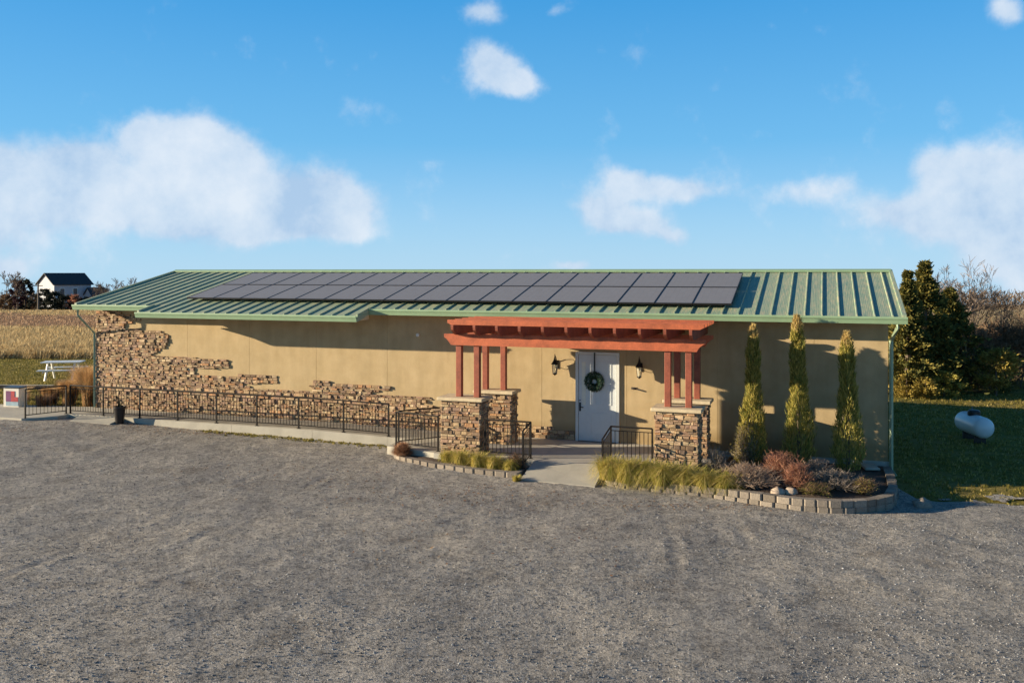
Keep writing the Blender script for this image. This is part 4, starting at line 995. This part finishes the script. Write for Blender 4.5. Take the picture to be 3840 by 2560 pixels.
# cumulus groups as (x, y, rx, ry, weight) in tangent units of direction
def pc(x, y, rx, ry, wgt=1.0): return ((x-1920)/F, (YH-y)/F, rx*.95/F, ry*.95/F, wgt)
BL_ = [pc(620, 560, 200, 150, 1.1), pc(760, 580, 180, 150, 1.1), pc(500, 480, 70, 70, .8), pc(870, 650, 120, 130, 1), pc(560, 780, 300, 110, 1.1), pc(850, 800, 300, 120, 1.15), pc(1120, 740, 180, 130, 1.2), pc(1290, 780, 150, 135, 1.25), pc(1050, 860, 330, 60, 1.0),
       pc(240, 590, 150, 110, .85), pc(350, 620, 120, 110, .85), pc(220, 730, 220, 110, .75), pc(20, 620, 90, 110, 1.0), pc(60, 760, 190, 140, .95), pc(0, 900, 150, 90, .7), pc(60, 1000, 90, 40, 1),
       pc(1810, 230, 90, 70, 1.0), pc(1880, 280, 110, 80, 1.0), pc(1940, 320, 80, 60, .8), pc(1805, 60, 90, 45, .85), pc(2090, 20, 60, 30, .6), pc(3800, 30, 80, 60, 1.0),
       pc(2330, 670, 110, 65, .9), pc(2460, 700, 160, 65, .9), pc(2620, 710, 110, 60, .8), pc(2250, 800, 110, 75, 1.1), pc(2370, 840, 160, 65, 1.1), pc(2530, 890, 90, 40, .8), pc(2950, 710, 170, 60, .6), pc(3150, 700, 140, 50, .5),
       pc(3520, 640, 160, 90, .9), pc(3700, 640, 190, 130, 1.05), pc(3400, 800, 230, 80, 1.0), pc(3650, 800, 260, 110, 1.15), pc(3840, 750, 200, 150, 1.1), pc(3740, 950, 200, 90, 1.0), pc(3860, 1040, 130, 90, .9), pc(2140, 1000, 90, 25, .8), pc(1640, 620, 60, 30, .35)]
acc = None
for (cx, cy, rx, ry, wg) in BL_:
    dx = mth(nt, 'MULTIPLY', mth(nt, 'SUBTRACT', A_, cx), 1/rx); dy = mth(nt, 'MULTIPLY', mth(nt, 'SUBTRACT', B_, cy), 1/ry)
    r2 = mth(nt, 'ADD', mth(nt, 'MULTIPLY', dx, dx), mth(nt, 'MULTIPLY', dy, dy))
    g = mth(nt, 'MULTIPLY', mth(nt, 'EXPONENT', mth(nt, 'MULTIPLY', r2, -1.1)), wg)
    acc = g if acc is None else mth(nt, 'ADD', acc, g)
pn = tex(nt, 'Noise', 16, 7, .60, geo.outputs['Generated']); pn2 = tex(nt, 'Noise', 4.5, 5, .55, geo.outputs['Generated'])
dens = mth(nt, 'ADD', acc, mth(nt, 'MULTIPLY', mth(nt, 'SUBTRACT', pn.outputs[0], .5), 1.9))
front = mth(nt, 'GREATER_THAN', sep.outputs[1], .05)
# elsewhere in the sky: the same sort of scattered cumulus
other = mth(nt, 'MULTIPLY', mth(nt, 'SUBTRACT', pn2.outputs[0], .62), 5.0)
dens = mth(nt, 'ADD', mth(nt, 'MULTIPLY', dens, front), mth(nt, 'MULTIPLY', other, mth(nt, 'SUBTRACT', 1.0, front)))
mask = nt.nodes.new('ShaderNodeMapRange'); mask.interpolation_type = 'SMOOTHSTEP'; nt.links.new(dens, mask.inputs[0]); mask.inputs[1].default_value = .14; mask.inputs[2].default_value = 1.02
pn3 = tex(nt, 'Noise', 10, 6, .6, geo.outputs['Generated'])
shade = mth(nt, 'ADD', mth(nt, 'MULTIPLY', pn3.outputs[0], .65), mth(nt, 'MULTIPLY', pn.outputs[0], .35))
cl = ramp(nt, shade, [(.38, (2.5, 3.4, 4.6)), (.50, (3.6, 4.25, 5.05)), (.64, (4.6, 4.95, 5.4))])
fac = mth(nt, 'MULTIPLY', mask.outputs[0], .87)
azure = ramp(nt, sep.outputs[2], [(0, (2.5, 4.1, 5.5)), (.06, (1.9, 3.6, 5.3)), (.14, (.95, 2.9, 5.0)), (.29, (.36, 2.1, 4.5)), (.40, (.16, .85, 2.0)), (1, (.08, .42, 1.1))])
fr_ = nt.nodes.new('ShaderNodeMapRange'); nt.links.new(sep.outputs[1], fr_.inputs[0]); fr_.inputs[1].default_value = -.35; fr_.inputs[2].default_value = .2; fr_.inputs[3].default_value = .85; fr_.inputs[4].default_value = .85
skyc = mixc(nt, fr_.outputs[0], hs.outputs[0], azure)
nt.links.new(mixc(nt, fac, skyc, cl), bg.inputs[0])

cam = bpy.data.cameras.new('camera'); co = bpy.data.objects.new('camera', cam); C.objects.link(co)
co.location = (0, 0, CAMH); co.rotation_euler = (math.radians(90), 0, 0); cam.sensor_width = 36; cam.lens = F/3840*36
cam.shift_y = -(1280-YH)/3840; cam.clip_start = .1; cam.clip_end = 6000; sc.camera = co
sc.view_settings.view_transform = 'Standard'; sc.view_settings.look = 'None'; sc.view_settings.exposure = 1.15; sc.view_settings.gamma = 1
sc.render.engine = 'CYCLES'; sc.render.resolution_x = 1024; sc.render.resolution_y = 682
